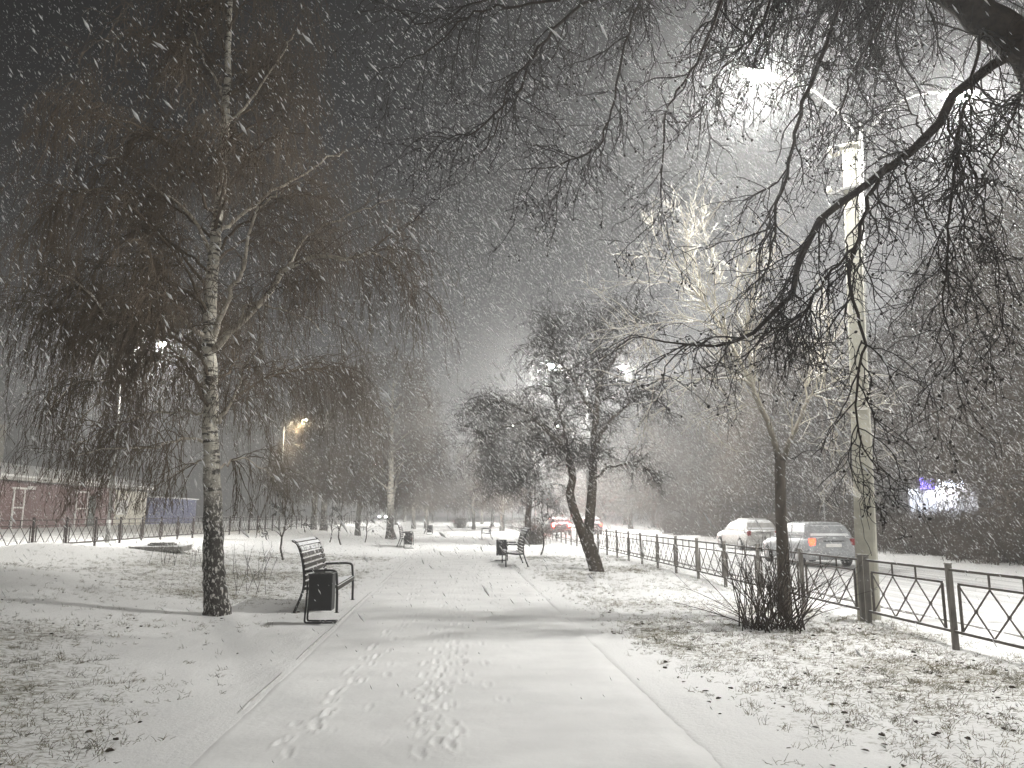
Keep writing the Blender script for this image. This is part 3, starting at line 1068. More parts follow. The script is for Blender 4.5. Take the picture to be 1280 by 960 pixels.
# ------------------------------------------------------------------ trees
def levels(P0, R0, spec, rng):
    """spec: list of dict(count, len=(a,b), ang=(a,b), grav, noise, n, r, t=(a,b), up) -> list of (P,R)"""
    out = []
    P, Rd = P0, R0
    for s in spec:
        S, T, rad, t = sample(P, Rd, s["count"], s["t"][0], s["t"][1], rng, s.get("bias", 1.0))
        D = side(T, rng.uniform(s["ang"][0], s["ang"][1], len(S)), rng, s.get("up", 0.0))
        L = rng.uniform(s["len"][0], s["len"][1], len(S)) * (1.15 - 0.5 * t)
        if "env" in s:
            L = L * s["env"](S)
        r0 = np.minimum(rad * 0.8, s["r"])
        P2, R2 = grow(S, D, L, s["n"], s["grav"], s["noise"], rng, r0, r0 * 0.35 + 0.0003)
        out.append((P2, R2))
        keep = s.get("src", "last")
        P, Rd = P2, R2
    return out


def stack(lines, n=16):
    Ps, Rs = [], []
    for pts, rad in lines:
        a, b = resample(pts, rad, n)
        Ps.append(a); Rs.append(b)
    return np.stack(Ps), np.stack(Rs)


def big_birch():
    rng = np.random.default_rng(11)
    base = gpt(271, 768)
    Y = base[1]
    e = empty("birch_tree", base, 0, "big weeping birch with white upper trunk and reddish hanging twigs behind the nearest bench", "tree")
    px = [(271, 774), (271, 765), (269, 740), (268, 700), (266, 640), (264, 560), (263, 500), (262, 430), (264, 350), (270, 290), (277, 230), (283, 110), (288, 0), (292, -110), (296, -210)]
    rd = [0.24, 0.22, 0.18, 0.165, 0.150, 0.125, 0.115, 0.115, 0.100, 0.088, 0.080, 0.060, 0.042, 0.024, 0.008]
    pts = [at(x, y, Y) for x, y in px]
    pts[0][2] = base[2] - 0.15
    P, Rr = resample(pts, rd, 60)
    P[:, :2] += 0.012 * rng.normal(size=(60, 2))
    tk = Tubes().add(P[None], Rr[None], 18)

    def limb(pxs, r0, dy):
        n = len(pxs)
        return ([at(x, y, Y + dy * (i / (n - 1)) ** 1.1) for i, (x, y) in enumerate(pxs)], [r0, r0 * .75, r0 * .45, r0 * .2])
    L = [limb([(265, 440), (300, 402), (350, 346), (385, 324), (440, 322), (470, 316), (500, 335)], 0.060, -1.6),
         limb([(264, 428), (238, 408), (210, 398), (160, 405), (130, 390), (100, 355), (60, 335)], 0.046, -0.9),
         limb([(266, 425), (279, 390), (290, 362), (303, 325), (318, 270), (336, 250), (350, 240)], 0.045, -1.2),
         limb([(273, 292), (300, 268), (345, 236), (400, 205), (430, 190)], 0.034, 0.5),
         limb([(264, 318), (254, 292), (236, 266), (200, 237), (150, 200), (110, 190)], 0.036, -0.5),
         limb([(265, 535), (282, 515), (298, 485), (308, 455), (330, 430)], 0.030, -0.5),
         limb([(300, 400), (310, 380), (345, 385), (385, 400), (410, 420)], 0.022, -0.9),
         limb([(350, 346), (378, 300), (420, 275), (455, 262), (490, 250)], 0.024, -0.6),
         limb([(210, 398), (185, 440), (140, 470), (90, 480), (60, 520)], 0.020, 0.7),
         limb([(265, 560), (235, 548), (190, 560), (140, 560), (95, 570)], 0.026, -0.6),
         limb([(265, 520), (225, 515), (170, 522), (120, 545), (85, 560)], 0.026, 0.8),
         limb([(267, 590), (290, 575), (318, 580), (345, 600)], 0.020, 0.5),
         limb([(265, 575), (250, 575), (220, 590), (190, 610)], 0.016, 0.9),
         limb([(283, 120), (262, 90), (240, 40), (225, 10)], 0.026, 0.3),
         limb([(280, 160), (310, 130), (350, 70), (370, 40)], 0.026, -0.3)]
    nw = len(L)
    # further limbs all round the trunk
    for h in np.linspace(3.1, 11.8, 44):
        ii = np.argmin(np.abs(P[:, 2] - h))
        s = P[ii]
        az = rng.uniform(0, 2 * math.pi)
        f = 1 - (h - 3.1) / 9.6
        ln = (0.30 + 2.8 * f ** 0.9) * rng.uniform(0.75, 1.1)
        d = np.array([math.cos(az), math.sin(az), 0])
        rise = rng.uniform(0.35, 0.75)
        q = [s]
        for t in (0.25, 0.5, 0.75, 1.0):
            q.append(s + d * ln * t + np.array([0, 0, ln * rise * math.sin(t * 2.1) * 0.75]) + rng.normal(0, 0.07, 3) * ln / 3)
        r0 = min(0.030, Rr[ii] * 0.4)
        L.append((q, [r0, r0 * .7, r0 * .45, r0 * .25]))
    LP, LR = stack(L, 18)
    LP[:, 1:] += 0.022 * rng.normal(size=LP[:, 1:].shape)
    tk.build("trunk", M_BIRCH, e, base)
    Tubes().add(LP[:nw], LR[:nw] * 1.1, 7).build("limbs", mat("birch_limb_bark", (0.68, 0.63, 0.53), 0.8, 0.0, 9, col2=(0.34, 0.30, 0.25), stretch=(1, 1, 2)), e, base)
    cr = Tubes()
    cr.add(LP[nw:], LR[nw:], 6)
    S, T, rad, t = sample(LP, LR, 900, 0.22, 1.0, rng)
    D = side(T, rng.uniform(0.5, 1.1, len(S)), rng, 0.15)
    b1 = grow(S, D, rng.uniform(0.5, 1.35, len(S)), 8, 0.10, 0.14, rng, np.minimum(rad * .75, 0.010), 0.003)
    cr.add(*b1, 4)
    AP = np.concatenate([resample_batch(LP, 8), b1[0]]); AR = np.concatenate([resample_batch(LR[..., None], 8)[..., 0], b1[1]])
    S, T, rad, t = sample(AP, AR, 8400, 0.22, 1.0, rng, clump=1.3)
    # hanging twigs: start sideways, then droop
    D = side(T, rng.uniform(0.4, 1.2, len(S)), rng, -0.25)
    ln = rng.uniform(0.35, 1.25, len(S)) * np.clip(1.25 - (S[:, 2] - 3) / 14, 0.55, 1.2)
    ln = np.minimum(ln, (S[:, 2] - 1.55) * 0.95).clip(0.15)
    b2 = grow(S, D, ln, 8, 0.42, 0.16, rng, np.minimum(rad * .8, 0.0062), 0.0026)
    cr.add(*b2, 3)
    S, T, rad, t = sample(*b2, 12500, 0.15, 1.0, rng, clump=1.0)
    D = side(T, rng.uniform(0.3, 0.9, len(S)), rng, -0.2)
    b3 = grow(S, D, rng.uniform(0.08, 0.30, len(S)), 4, 0.30, 0.22, rng, 0.0052, 0.0028)
    cr.add(*b3, 3)
    # small catkins hanging at twig ends
    S, T, rad, t = sample(*b3, 9000, 0.7, 1.0, rng)
    dn = np.tile(np.array([[0, 0, -1.0]]), (len(S), 1)) + 0.5 * rng.normal(size=(len(S), 3))
    dn /= np.linalg.norm(dn, axis=1, keepdims=True)
    cr.raw(*blobs(S, dn, np.full(len(S), 0.0055), rng.uniform(0.025, 0.06, len(S))))
    cr.build("crown", M_BIRCHTWIG, e, base)
    # snow blown onto the lower trunk
    return e


def resample_batch(P, n):
    m = P.shape[1]
    u = np.linspace(0, m - 1 - 1e-6, n); i = np.floor(u).astype(int); f = (u - i)[None, :, None]
    return P[:, i] * (1 - f) + P[:, i + 1] * f


big_birch()


def overhang_tree():
    rng = np.random.default_rng(23)
    base = np.array([5.55, 4.9, float(gh(5.55, 4.9))])
    e = empty("overhanging_tree", base, 0, "dark old tree whose cone-studded branches hang in from the upper corner", "tree")
    D0 = 5.2
    main = [base + np.array([0, 0, -0.2]), base + np.array([-0.02, 0, 1.2]), base + np.array([-0.1, 0.02, 2.6]), base + np.array([-0.45, 0.05, 3.5]),
            at(1330, 110, 5.0), at(1268, 52, 5.05), at(1205, 0, 5.1), at(1120, -70, 5.2), at(1000, -150, 5.4), at(860, -200, 5.7), at(700, -215, 6.0)]
    mr = [0.30, 0.26, 0.23, 0.205, 0.165, 0.140, 0.125, 0.10, 0.075, 0.05, 0.025]
    up2 = [base + np.array([-0.3, 0.04, 3.2]), base + np.array([0.2, 0.6, 4.6]), base + np.array([0.7, 1.2, 6.2]), base + np.array([0.9, 1.5, 8.0])]
    up3 = [base + np.array([-0.1, 0.0, 2.6]), base + np.array([0.4, -0.7, 4.0]), base + np.array([0.9, -1.4, 5.6]), base + np.array([1.0, -1.8, 7.2])]
    tk = Tubes()
    for pts, r, k in ((main, mr, 16), (up2, [0.17, .13, .08, .02], 12), (up3, [0.16, .12, .07, .02], 12)):
        p, q = resample(pts, r, 40)
        p[4:] += 0.012 * rng.normal(size=p[4:].shape)
        tk.add(p[None], q[None], k)

    def lim(pxs, r0, y0, y1, r1=0.2):
        n = len(pxs)
        return ([at(x, y, y0 + (y1 - y0) * i / (n - 1)) for i, (x, y) in enumerate(pxs)], [r0, r0 * .78, r0 * .55, r0 * r1])
    L = [lim([(1290, 72), (1262, 72), (1235, 85), (1195, 120), (1160, 170), (1130, 195), (1100, 212), (1075, 235), (1040, 265), (1012, 300), (995, 340), (985, 375), (945, 415), (905, 430), (850, 428), (800, 420)], 0.042, 5.0, 5.6, .12),
         lim([(1108, 206), (1085, 250), (1070, 300), (1062, 345), (1072, 400), (1080, 440), (1068, 500), (1078, 560), (1100, 595)], 0.017, 5.2, 5.0, .2),
         lim([(1068, 310), (1040, 340), (1020, 365), (1000, 400), (960, 415), (930, 425), (865, 432)], 0.011, 5.2, 5.4, .2),
         lim([(1240, -5), (1225, 40), (1215, 100), (1200, 170), (1190, 250), (1185, 320), (1180, 400), (1180, 470)], 0.020, 5.1, 4.7, .2),
         lim([(1062, -30), (1045, 20), (1020, 90), (995, 160), (985, 210), (970, 270), (962, 330), (930, 370)], 0.030, 5.3, 5.8, .2),
         lim([(905, -40), (895, 20), (875, 70), (850, 110), (832, 150), (828, 230), (826, 290)], 0.020, 5.6, 5.9, .2),
         lim([(770, -60), (755, -10), (720, 10), (690, 40), (665, 75), (650, 110), (620, 140), (590, 165), (560, 170), (535, 172)], 0.024, 5.9, 6.2, .15),
         lim([(700, 0), (650, 5), (610, 12), (570, 30), (540, 60), (500, 80), (485, 95)], 0.018, 5.9, 6.3, .2),
         lim([(665, 70), (640, 100), (630, 130), (618, 165), (600, 195), (580, 225)], 0.014, 6.0, 6.2, .2),
         lim([(690, -40), (640, -15), (580, 10), (530, 30), (490, 10), (440, 20)], 0.014, 6.0, 6.4, .2),
         lim([(815, -60), (800, 0), (780, 60), (765, 130), (750, 180), (700, 205), (640, 212)], 0.018, 5.7, 6.0, .2),
         lim([(1180, 140), (1210, 200), (1230, 260), (1245, 330), (1250, 400)], 0.014, 5.0, 4.6, .2),
         lim([(1285, 80), (1275, 120), (1250, 180), (1225, 230), (1200, 290)], 0.018, 4.9, 4.6, .2),
         lim([(1130, -60), (1115, -10), (1090, 50), (1060, 110), (1050, 160), (1030, 200)], 0.018, 5.3, 5.5, .2),
         lim([(990, -90), (975, -30), (955, 20), (935, 60), (900, 90), (880, 130), (870, 200)], 0.018, 5.4, 5.9, .2),
         lim([(1130, 195), (1140, 240), (1170, 290), (1180, 340), (1220, 380)], 0.012, 5.1, 4.9, .2),
         lim([(1155, 172), (1135, 130), (1105, 90), (1090, 60)], 0.010, 5.1, 5.4, .3)]
    mp, mq = resample(main, mr, 40)
    # hidden side: limbs away from the view so the crown is a whole tree
    for k in range(11):
        ii = rng.integers(24, 39)
        s = mp[ii]
        az = rng.uniform(0, 2 * math.pi)
        ln = rng.uniform(1.0, 2.0)
        d = np.array([math.cos(az) * 0.8, -abs(math.sin(az)) * 0.9 - 0.1, 0.25])
        L.append(([s, s + d * ln * .4 + [0, 0, .15], s + d * ln * .8 + [0, 0, 0.0], s + d * ln + [0, 0, -0.35]], [0.024, .017, .01, .005]))
    LP, LR = stack(L, 26)
    LR[3:] *= 0.72
    LP[:, 1:] += 0.012 * rng.normal(size=LP[:, 1:].shape)
    tk.add(LP, LR, 7)
    tk.build("trunk", M_OVERBARK, e, base)
    cr = Tubes()
    # dense hanging spray from the limb along the top of the picture
    k = (mp[:, 0] < 3.6) & (mp[:, 2] > 4.2)
    tp = mp[k][None]; tr = mq[k][None]
    S, T, rad, t = sample(tp, tr, 260, 0.0, 1.0, rng)
    D = side(T, rng.uniform(0.9, 1.7, len(S)), rng, -0.4)
    a1 = grow(S, D, rng.uniform(0.7, 2.0, len(S)), 12, 0.11, 0.13, rng, 0.0095, 0.003)
    cr.add(*a1, 5)
    S, T, rad, t = sample(resample_batch(LP, 12), resample_batch(LR[..., None], 12)[..., 0], 520, 0.1, 1.0, rng)
    D = side(T, rng.uniform(0.5, 1.2, len(S)), rng, -0.10)
    a2 = grow(S, D, rng.uniform(0.2, 0.8, len(S)), 12, 0.08, 0.17, rng, np.minimum(rad * .7, 0.0075), 0.0028)
    cr.add(*a2, 5)
    AP = np.concatenate([a1[0], a2[0]]); AR = np.concatenate([a1[1], a2[1]])
    S, T, rad, t = sample(AP, AR, 7000, 0.1, 1.0, rng)
    D = side(T, rng.uniform(0.5, 1.25, len(S)), rng, -0.08)
    a3 = grow(S, D, rng.uniform(0.10, 0.50, len(S)), 8, 0.10, 0.22, rng, np.minimum(rad * .75, 0.0044), 0.0022)
    cr.add(*a3, 4)
    S, T, rad, t = sample(*a3, 10000, 0.2, 1.0, rng)
    D = side(T, rng.uniform(0.5, 1.3, len(S)), rng)
    a4 = grow(S, D, rng.uniform(0.03, 0.12, len(S)), 4, 0.05, 0.25, rng, 0.0032, 0.0020)
    cr.add(*a4, 3)
    # knobby buds and little dark cones
    ends = np.concatenate([a4[0][rng.choice(len(a4[0]), 3800, replace=False), -1], a3[0][rng.choice(len(a3[0]), 1600, replace=False), -1]])
    dn = rng.normal(size=ends.shape); dn /= np.linalg.norm(dn, axis=1, keepdims=True)
    cr.raw(*blobs(ends, dn, rng.uniform(0.004, 0.011, len(ends)), rng.uniform(0.012, 0.028, len(ends))))
    cr.build("crown", M_BLACKTWIG, e, base)
    return e


overhang_tree()


def young_tree():
    rng = np.random.default_rng(31)
    base = gpt(981, 774)
    Y = base[1]
    e = empty("young_tree", base, 0, "slender tree with brightly lit pale branches standing in the shrub by the concrete pole", "tree")

    def pl(pxs, r, dy=0.0):
        n = len(pxs)
        return [at(x, y, Y + dy * i / max(1, n - 1)) for i, (x, y) in enumerate(pxs)], r
    trunk = pl([(981, 788), (981, 770), (979, 700), (976, 640), (975, 576)], [0.125, 0.105, 0.095, 0.088, 0.082])
    lines = [pl([(975, 585), (969, 553), (952, 510), (945, 493), (940, 480), (920, 442), (912, 425), (900, 405), (880, 377), (860, 352), (840, 327), (820, 308)], [.085, .075, .065, .06, .05, .045, .04, .032, .025, .018, .012, .006], 0.4),
             pl([(941, 484), (936, 442), (934, 412), (940, 375), (947, 345), (952, 318)], [.05, .04, .03, .02, .01, .005], -0.4),
             pl([(940, 482), (928, 474), (915, 472), (880, 474), (845, 472), (805, 478)], [.03, .026, .02, .016, .01, .005], -0.8),
             pl([(904, 411), (888, 404), (855, 401), (815, 405), (780, 408)], [.022, .018, .014, .009, .004], -0.5),
             pl([(934, 415), (922, 398), (920, 370), (921, 345)], [.018, .014, .009, .004], -0.3),
             pl([(860, 352), (840, 352), (810, 353), (785, 347)], [.014, .011, .007, .003], 0.2),
             pl([(880, 378), (868, 345), (862, 310), (855, 285)], [.016, .012, .008, .004], 0.3),
             pl([(900, 405), (893, 370), (893, 320), (880, 300)], [.016, .012, .008, .004], 0.4),
             pl([(976, 582), (987, 552), (998, 529), (1006, 508), (1018, 492), (1035, 482), (1055, 458)], [.07, .06, .05, .04, .03, .02, .008], -0.3),
             pl([(1006, 508), (1012, 470), (1030, 440), (1036, 400)], [.022, .016, .010, .004], 0.5),
             pl([(1018, 492), (1040, 505), (1058, 520), (1085, 525)], [.02, .014, .01, .004], -0.6),
             pl([(952, 512), (930, 506), (900, 512), (870, 530)], [.016, .012, .008, .004], 0.6),
             pl([(986, 555), (1005, 552), (1030, 556), (1060, 575)], [.014, .011, .008, .004], -0.4)]
    tk = Tubes()
    tp, tq = resample(*trunk, 20)
    tk.add(tp[None], tq[None], 14)
    tk.build("trunk", mat("young_tree_bark", (0.13, 0.11, 0.09), 0.9, 0.4, 12, snow=0.8, bump=0.7, bscale=18, stretch=(1, 1, 0.3)), e, base)
    LP, LR = stack(lines, 22)
    LR *= 0.66
    LP[:, 1:] += 0.010 * rng.normal(size=LP[:, 1:].shape)
    lb = Tubes().add(LP, LR, 8)
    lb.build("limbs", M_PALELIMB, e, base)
    cr = Tubes()
    S, T, rad, t = sample(LP, LR, 230, 0.15, 1.0, rng)
    D = side(T, rng.uniform(0.45, 0.95, len(S)), rng, 0.12)
    a = grow(S, D, rng.uniform(0.35, 1.15, len(S)), 10, -0.01, 0.12, rng, np.minimum(rad * .75, 0.013), 0.0048)
    cr.add(*a, 4)
    S, T, rad, t = sample(*a, 1250, 0.15, 1.0, rng)
    D = side(T, rng.uniform(0.4, 1.0, len(S)), rng, 0.05)
    b = grow(S, D, rng.uniform(0.12, 0.5, len(S)), 7, 0.0, 0.17, rng, np.minimum(rad * .85, 0.0056), 0.0030)
    cr.add(*b, 3)
    cr.build("crown", M_PALETWIG, e, base)
    return e


young_tree()


def shrub():
    rng = np.random.default_rng(37)
    base = gpt(955, 785)
    e = empty("bare_shrub", base, 0, "bare many-stemmed shrub fanning out around the slender tree", "shrub")
    tb = Tubes()
    for (cx, n, spread, lo, hi) in ((-0.14, 46, 1.05, 0.75, 1.5), (0.36, 36, 0.90, 0.7, 1.4), (0.05, 22, 1.5, 0.7, 1.8)):
        S = base[None] + np.stack([cx + rng.normal(0, 0.10, n), rng.normal(0, 0.14, n) - 0.05, np.full(n, -0.05)], 1)
        az = rng.uniform(0, 2 * np.pi, n)
        tl = rng.uniform(0.1, spread + 0.35, n)
        D = np.stack([np.cos(az) * tl, np.sin(az) * tl * .8, np.ones(n)], 1)
        p = grow(S, D, rng.uniform(lo, hi, n), 10, 0.025, 0.035, rng, rng.uniform(0.006, 0.011, n), 0.0025)
        tb.add(*p, 6)
        S, T, rad, t = sample(*p, n * 3, 0.35, 1.0, rng)
        q = grow(S, side(T, rng.uniform(.3, .7, len(S)), rng, .1), rng.uniform(.12, .45, len(S)), 6, 0.0, 0.08, rng, np.minimum(rad * .7, .005), .002)
        tb.add(*q, 4)
    tb.build("stems", mat("shrub_stem", (0.045, 0.034, 0.026), 0.85, 0.35, 8, snow=0.9), e, base)
    return e


shrub()


def two_stem_tree():
    rng = np.random.default_rng(41)
    base = gpt(745, 714)
    Y = base[1]
    e = empty("leaning_tree", base, 0, "dark two-stemmed tree with a lopsided drooping crown beside the road fence", "tree")

    def pl(pxs, r, dy=0.0):
        n = len(pxs)
        return [at(x, y, Y + dy * i / max(1, n - 1)) for i, (x, y) in enumerate(pxs)], r
    tk = Tubes()
    A = [pl([(747, 722), (745, 710), (738, 686), (735, 672), (738, 640), (741, 600), (742, 560), (745, 520), (748, 480), (750, 440), (752, 405)], [.25, .215, .20, .165, .145, .13, .115, .095, .075, .05, .02], 0.3),
         pl([(737, 690), (728, 665), (718, 640), (712, 615), (716, 600), (712, 575), (704, 560), (690, 545), (670, 525), (645, 508), (620, 500), (590, 510)], [.17, .145, .13, .12, .11, .10, .085, .07, .055, .045, .03, .015], -0.6),
         pl([(712, 575), (705, 540), (695, 505), (690, 470), (700, 440)], [.06, .05, .04, .025, .01], 0.9),
         pl([(742, 560), (760, 530), (785, 505), (800, 490), (815, 500)], [.06, .05, .04, .03, .015], -0.8),
         pl([(741, 600), (762, 585), (790, 580), (815, 590), (830, 615)], [.045, .038, .03, .02, .01], 0.5),
         pl([(745, 520), (725, 490), (705, 460), (690, 430), (700, 400)], [.055, .045, .035, .025, .01], 0.4),
         pl([(748, 480), (770, 445), (790, 415), (800, 395)], [.05, .04, .025, .01], -0.4),
         pl([(670, 525), (640, 530), (610, 545), (585, 570)], [.035, .028, .02, .01], -0.5),
         pl([(704, 560), (680, 570), (660, 590), (645, 615)], [.035, .026, .018, .008], 0.6),
         pl([(712, 612), (695, 605), (680, 615), (668, 635)], [.03, .022, .014, .006], -0.7)]
    p, q = zip(*[resample(a, b, 20) for a, b in A])
    LP, LR = np.stack(p), np.stack(q)
    LP[2:, 1:] += 0.03 * rng.normal(size=LP[2:, 1:].shape)
    tk.add(LP[:2], LR[:2], 14); tk.add(LP[2:], LR[2:], 8)
    tk.build("trunk", M_DARKBARK, e, base)
    cr = Tubes()
    S, T, rad, t = sample(LP[1:], LR[1:], 330, 0.40, 1.0, rng)
    S2, T2, rad2, _ = sample(LP[:1], LR[:1], 130, 0.5, 1.0, rng)
    S = np.concatenate([S, S2]); T = np.concatenate([T, T2]); rad = np.concatenate([rad, rad2])
    D = side(T, rng.uniform(0.6, 1.3, len(S)), rng, 0.25)
    ln = np.minimum(rng.uniform(0.5, 1.45, len(S)), ((S[:, 2] - 2.0) * 0.8).clip(0.2))
    a = grow(S, D, ln, 10, 0.07, 0.15, rng, np.minimum(rad * .6, 0.02), 0.005)
    cr.add(*a, 5)
    S, T, rad, t = sample(*a, 3700, 0.1, 1.0, rng)
    D = side(T, rng.uniform(0.5, 1.2, len(S)), rng, 0.0)
    ln = np.minimum(rng.uniform(0.25, 0.85, len(S)), ((S[:, 2] - 2.3) * 0.7).clip(0.12))
    b = grow(S, D, ln, 7, 0.12, 0.18, rng, np.minimum(rad * .8, 0.009), 0.0038)
    cr.add(*b, 3)
    S, T, rad, t = sample(*b, 8500, 0.2, 1.0, rng)
    D = side(T, rng.uniform(0.5, 1.2, len(S)), rng, 0.0)
    c = grow(S, D, rng.uniform(0.08, 0.30, len(S)), 4, 0.1, 0.2, rng, 0.0062, 0.0035)
    cr.add(*c, 3)
    cr.build("crown", M_MIDTWIG, e, base)
    st = MB().tube([base + [0.12, -0.05, 0], base + [0.20, -0.07, 0.16]], [0.03, 0.02], 7)
    return e


two_stem_tree()


def generic_tree(rng, H, spread, trunk_r, kind, ntw, mats, fork=False, lean=0.0, first=0.22):
    """builds a tree standing at the origin; returns (trunk mesh object, crown mesh object)"""
    n = 16
    zs = np.linspace(-0.15, H * 0.95, n)
    t = np.linspace(0, 1, n)
    P = np.stack([lean * H * t + 0.05 * np.cumsum(rng.normal(size=n)) * 0.6, 0.05 * np.cumsum(rng.normal(size=n)) * 0.6, zs], 1)
    P[:, :2] -= P[0, :2]
    Rr = trunk_r * (1 - t) ** 0.8 + 0.008
    Rr[0] *= 1.3
    L = []
    nl = 26
    for h in np.linspace(first, 0.93, nl):
        i = int(h * (n - 1))
        s = P[i]
        az = rng.uniform(0, 2 * math.pi)
        f = (1 - h)
        ln = spread * (0.35 + 0.95 * f ** 0.7) * rng.uniform(0.7, 1.1)
        if kind == "round": ln = spread * math.sin(math.pi * min(1, 0.25 + 0.72 * h)) ** 0.7 * rng.uniform(0.75, 1.1)
        d = np.array([math.cos(az), math.sin(az), 0])
        rise = rng.uniform(0.4, 0.9) if kind != "round" else rng.uniform(0.3, 1.0)
        q = [s]
        for u in (0.3, 0.6, 0.85, 1.0):
            q.append(s + d * ln * u + np.array([0, 0, ln * rise * math.sin(u * 1.9) * 0.8]) + rng.normal(0, 0.06, 3) * ln / 2)
        r0 = min(Rr[i] * 0.5, 0.05)
        L.append((q, [r0, r0 * .7, r0 * .45, r0 * .2]))
    LP, LR = stack(L, 12)
    tk = Tubes().add(P[None], Rr[None], 10).add(LP, LR, 5)
    cr = Tubes()
    g1, g2 = (0.10, 0.40) if kind == "weep" else (0.03, 0.06)
    S, T, rad, _ = sample(LP, LR, ntw // 8, 0.2, 1.0, rng)
    a = grow(S, side(T, rng.uniform(.5, 1.1, len(S)), rng, .1), rng.uniform(.5, 1.5, len(S)) * spread / 3, 7, g1, .14, rng, np.minimum(rad * .7, .016), .005)
    cr.add(*a, 4)
    S, T, rad, _ = sample(*a, ntw, 0.1, 1.0, rng)
    ln = rng.uniform(.4, 1.3, len(S)) * spread / 3
    if kind == "weep": ln = np.minimum(ln, (S[:, 2] - 1.5).clip(.2))
    b = grow(S, side(T, rng.uniform(.5, 1.2, len(S)), rng), ln, 6, g2, .18, rng, .011, .006)
    cr.add(*b, 3)
    S, T, rad, _ = sample(*b, ntw * 3, 0.2, 1.0, rng)
    c = grow(S, side(T, rng.uniform(.5, 1.1, len(S)), rng), rng.uniform(.12, .45, len(S)) * spread / 3, 3, g2, .2, rng, .0085, .005)
    cr.add(*c, 3)
    V = np.concatenate(tk.V); F = np.concatenate(tk.F)
    mt = raw_mesh("trunk", V, F, True); mt.materials.append(mats[0])
    V = np.concatenate(cr.V); F = np.concatenate(cr.F)
    mc = raw_mesh("crown", V, F, True); mc.materials.append(mats[1])
    return mt, mc


def place_tree(name, proto, pos, rz, sc, label, group=None, lean=(0, 0), cat="tree"):
    e = empty(name, pos, rz, label, cat, group)
    e.scale = (sc, sc, sc) if np.isscalar(sc) else sc
    e.rotation_euler = (lean[0], lean[1], rz)
    for nm, me in zip(("trunk", "crown"), proto):
        o = bpy.data.objects.new(nm, me); COL.objects.link(o); o.parent = e
    return e


rngp = np.random.default_rng(5)
M_BIRCHFAR = birch_material("far_birch_bark", 1.2, 2.6)
PB1 = generic_tree(np.random.default_rng(51), 12.4, 3.3, 0.24, "weep", 5200, (M_BIRCHFAR, M_BIRCHTWIG))
PB2 = generic_tree(np.random.default_rng(52), 11.0, 3.0, 0.22, "weep", 5000, (M_BIRCHFAR, M_BIRCHTWIG))
PR1 = generic_tree(np.random.default_rng(53), 8.0, 2.7, 0.20, "round", 4200, (M_DARKBARK, M_MIDTWIG), first=0.30)
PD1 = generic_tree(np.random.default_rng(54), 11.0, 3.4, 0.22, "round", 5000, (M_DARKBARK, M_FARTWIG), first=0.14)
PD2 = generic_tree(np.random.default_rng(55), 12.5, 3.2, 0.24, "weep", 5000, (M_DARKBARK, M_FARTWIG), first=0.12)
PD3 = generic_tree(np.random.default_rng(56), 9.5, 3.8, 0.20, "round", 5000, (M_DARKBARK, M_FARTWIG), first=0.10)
PS1 = generic_tree(np.random.default_rng(57), 2.3, 0.55, 0.028, "round", 70, (M_DARKBARK, M_MIDTWIG), first=0.35)

# birches and other trees on the left lawn
for (px, py, pr, s, lean, lb) in (
        (487, 674, PB1, 1.0, 0.0, "second birch along the path, white trunk above a dark foot, by the second bench"),
        (447, 669, PB2, 0.85, 0.0, "dark trunked birch standing left of the second birch"),
        (404, 663, PB2, 1.1, 0.0, "hazy birch near the warm street lamp"),
        (392, 662, PB1, 0.9, 0.0, "far hazy birch close to the left fence, behind the warm lamp"),
        (532, 661, PB1, 0.72, 0.0, "small far birch with low round crown at the path edge")):
    p = gpt(px, py)
    place_tree("birch_tree", pr, p, rngp.uniform(0, 6), s, lb, "birches on the left lawn")
# leaning white stem beside the second birch
def leaning_stem():
    rng = np.random.default_rng(61)
    b = gpt(494, 674); Y = b[1] + 0.4
    e = empty("leaning_birch", (b[0], Y, b[2]), 0, "thin white birch stem leaning outward beside the second birch", "tree")
    base = np.array([b[0], Y, b[2]])
    p, q = resample([base - [0, 0, .1], at(489, 655, Y), at(490, 635, Y), at(496, 600, Y), at(504, 575, Y), at(508, 545, Y)], [.12, .10, .085, .07, .05, .012], 18)
    Tubes().add(p[None], q[None], 8).build("trunk", birch_material("leaning_birch_bark", 0.2, 0.9), e, base)
    S, T, rad, _ = sample(p[None], q[None], 60, .4, 1, rng)
    a = grow(S, side(T, rng.uniform(.5, 1, 60), rng, .2), rng.uniform(.6, 1.6, 60), 7, .12, .15, rng, .012, .004)
    S, T, rad, _ = sample(*a, 900, .1, 1, rng)
    c = grow(S, side(T, rng.uniform(.5, 1, 900), rng), rng.uniform(.3, 1.0, 900), 5, .4, .15, rng, .007, .004)
    Tubes().add(*a, 4).add(*c, 3).build("crown", M_BIRCHTWIG, e, base)


leaning_stem()
for (px, py, s, lb) in ((354, 700, (1.0, 1.0, 1.15), "thin bare sapling behind the nearest bench back"),
                        (426, 681, 1.15, "slim sapling midway between the nearest bench and the second birch"),
                        (412, 678, 0.9, "small tilted sapling left of the slim one"),
                        (456, 678, 0.85, "little sapling in front of the dark trunked birch"),
                        (676, 694, 1.05, "thin leafless sapling beside the bench near the two-stemmed tree")):
    p = gpt(px, py)
    place_tree("bare_sapling", PS1, p, rngp.uniform(0, 6), s, lb, "saplings on the lawn", cat="sapling")
# right lawn trees beyond the two-stemmed one
for (px, py, pr, s, lb) in (
        (661, 679, PR1, 1.0, "round-crowned tree behind the two-stemmed tree, by the far fence"),
        (592, 662, PB2, 0.9, "hazy tree with a broad foot at the right path edge, beyond the far bench"),
        (628, 660, PR1, 1.1, "pale hazy tree right of the broad-footed one")):
    p = gpt(px, py)
    place_tree("bare_tree", pr, p, rngp.uniform(0, 6), s, lb, "trees on the right lawn")
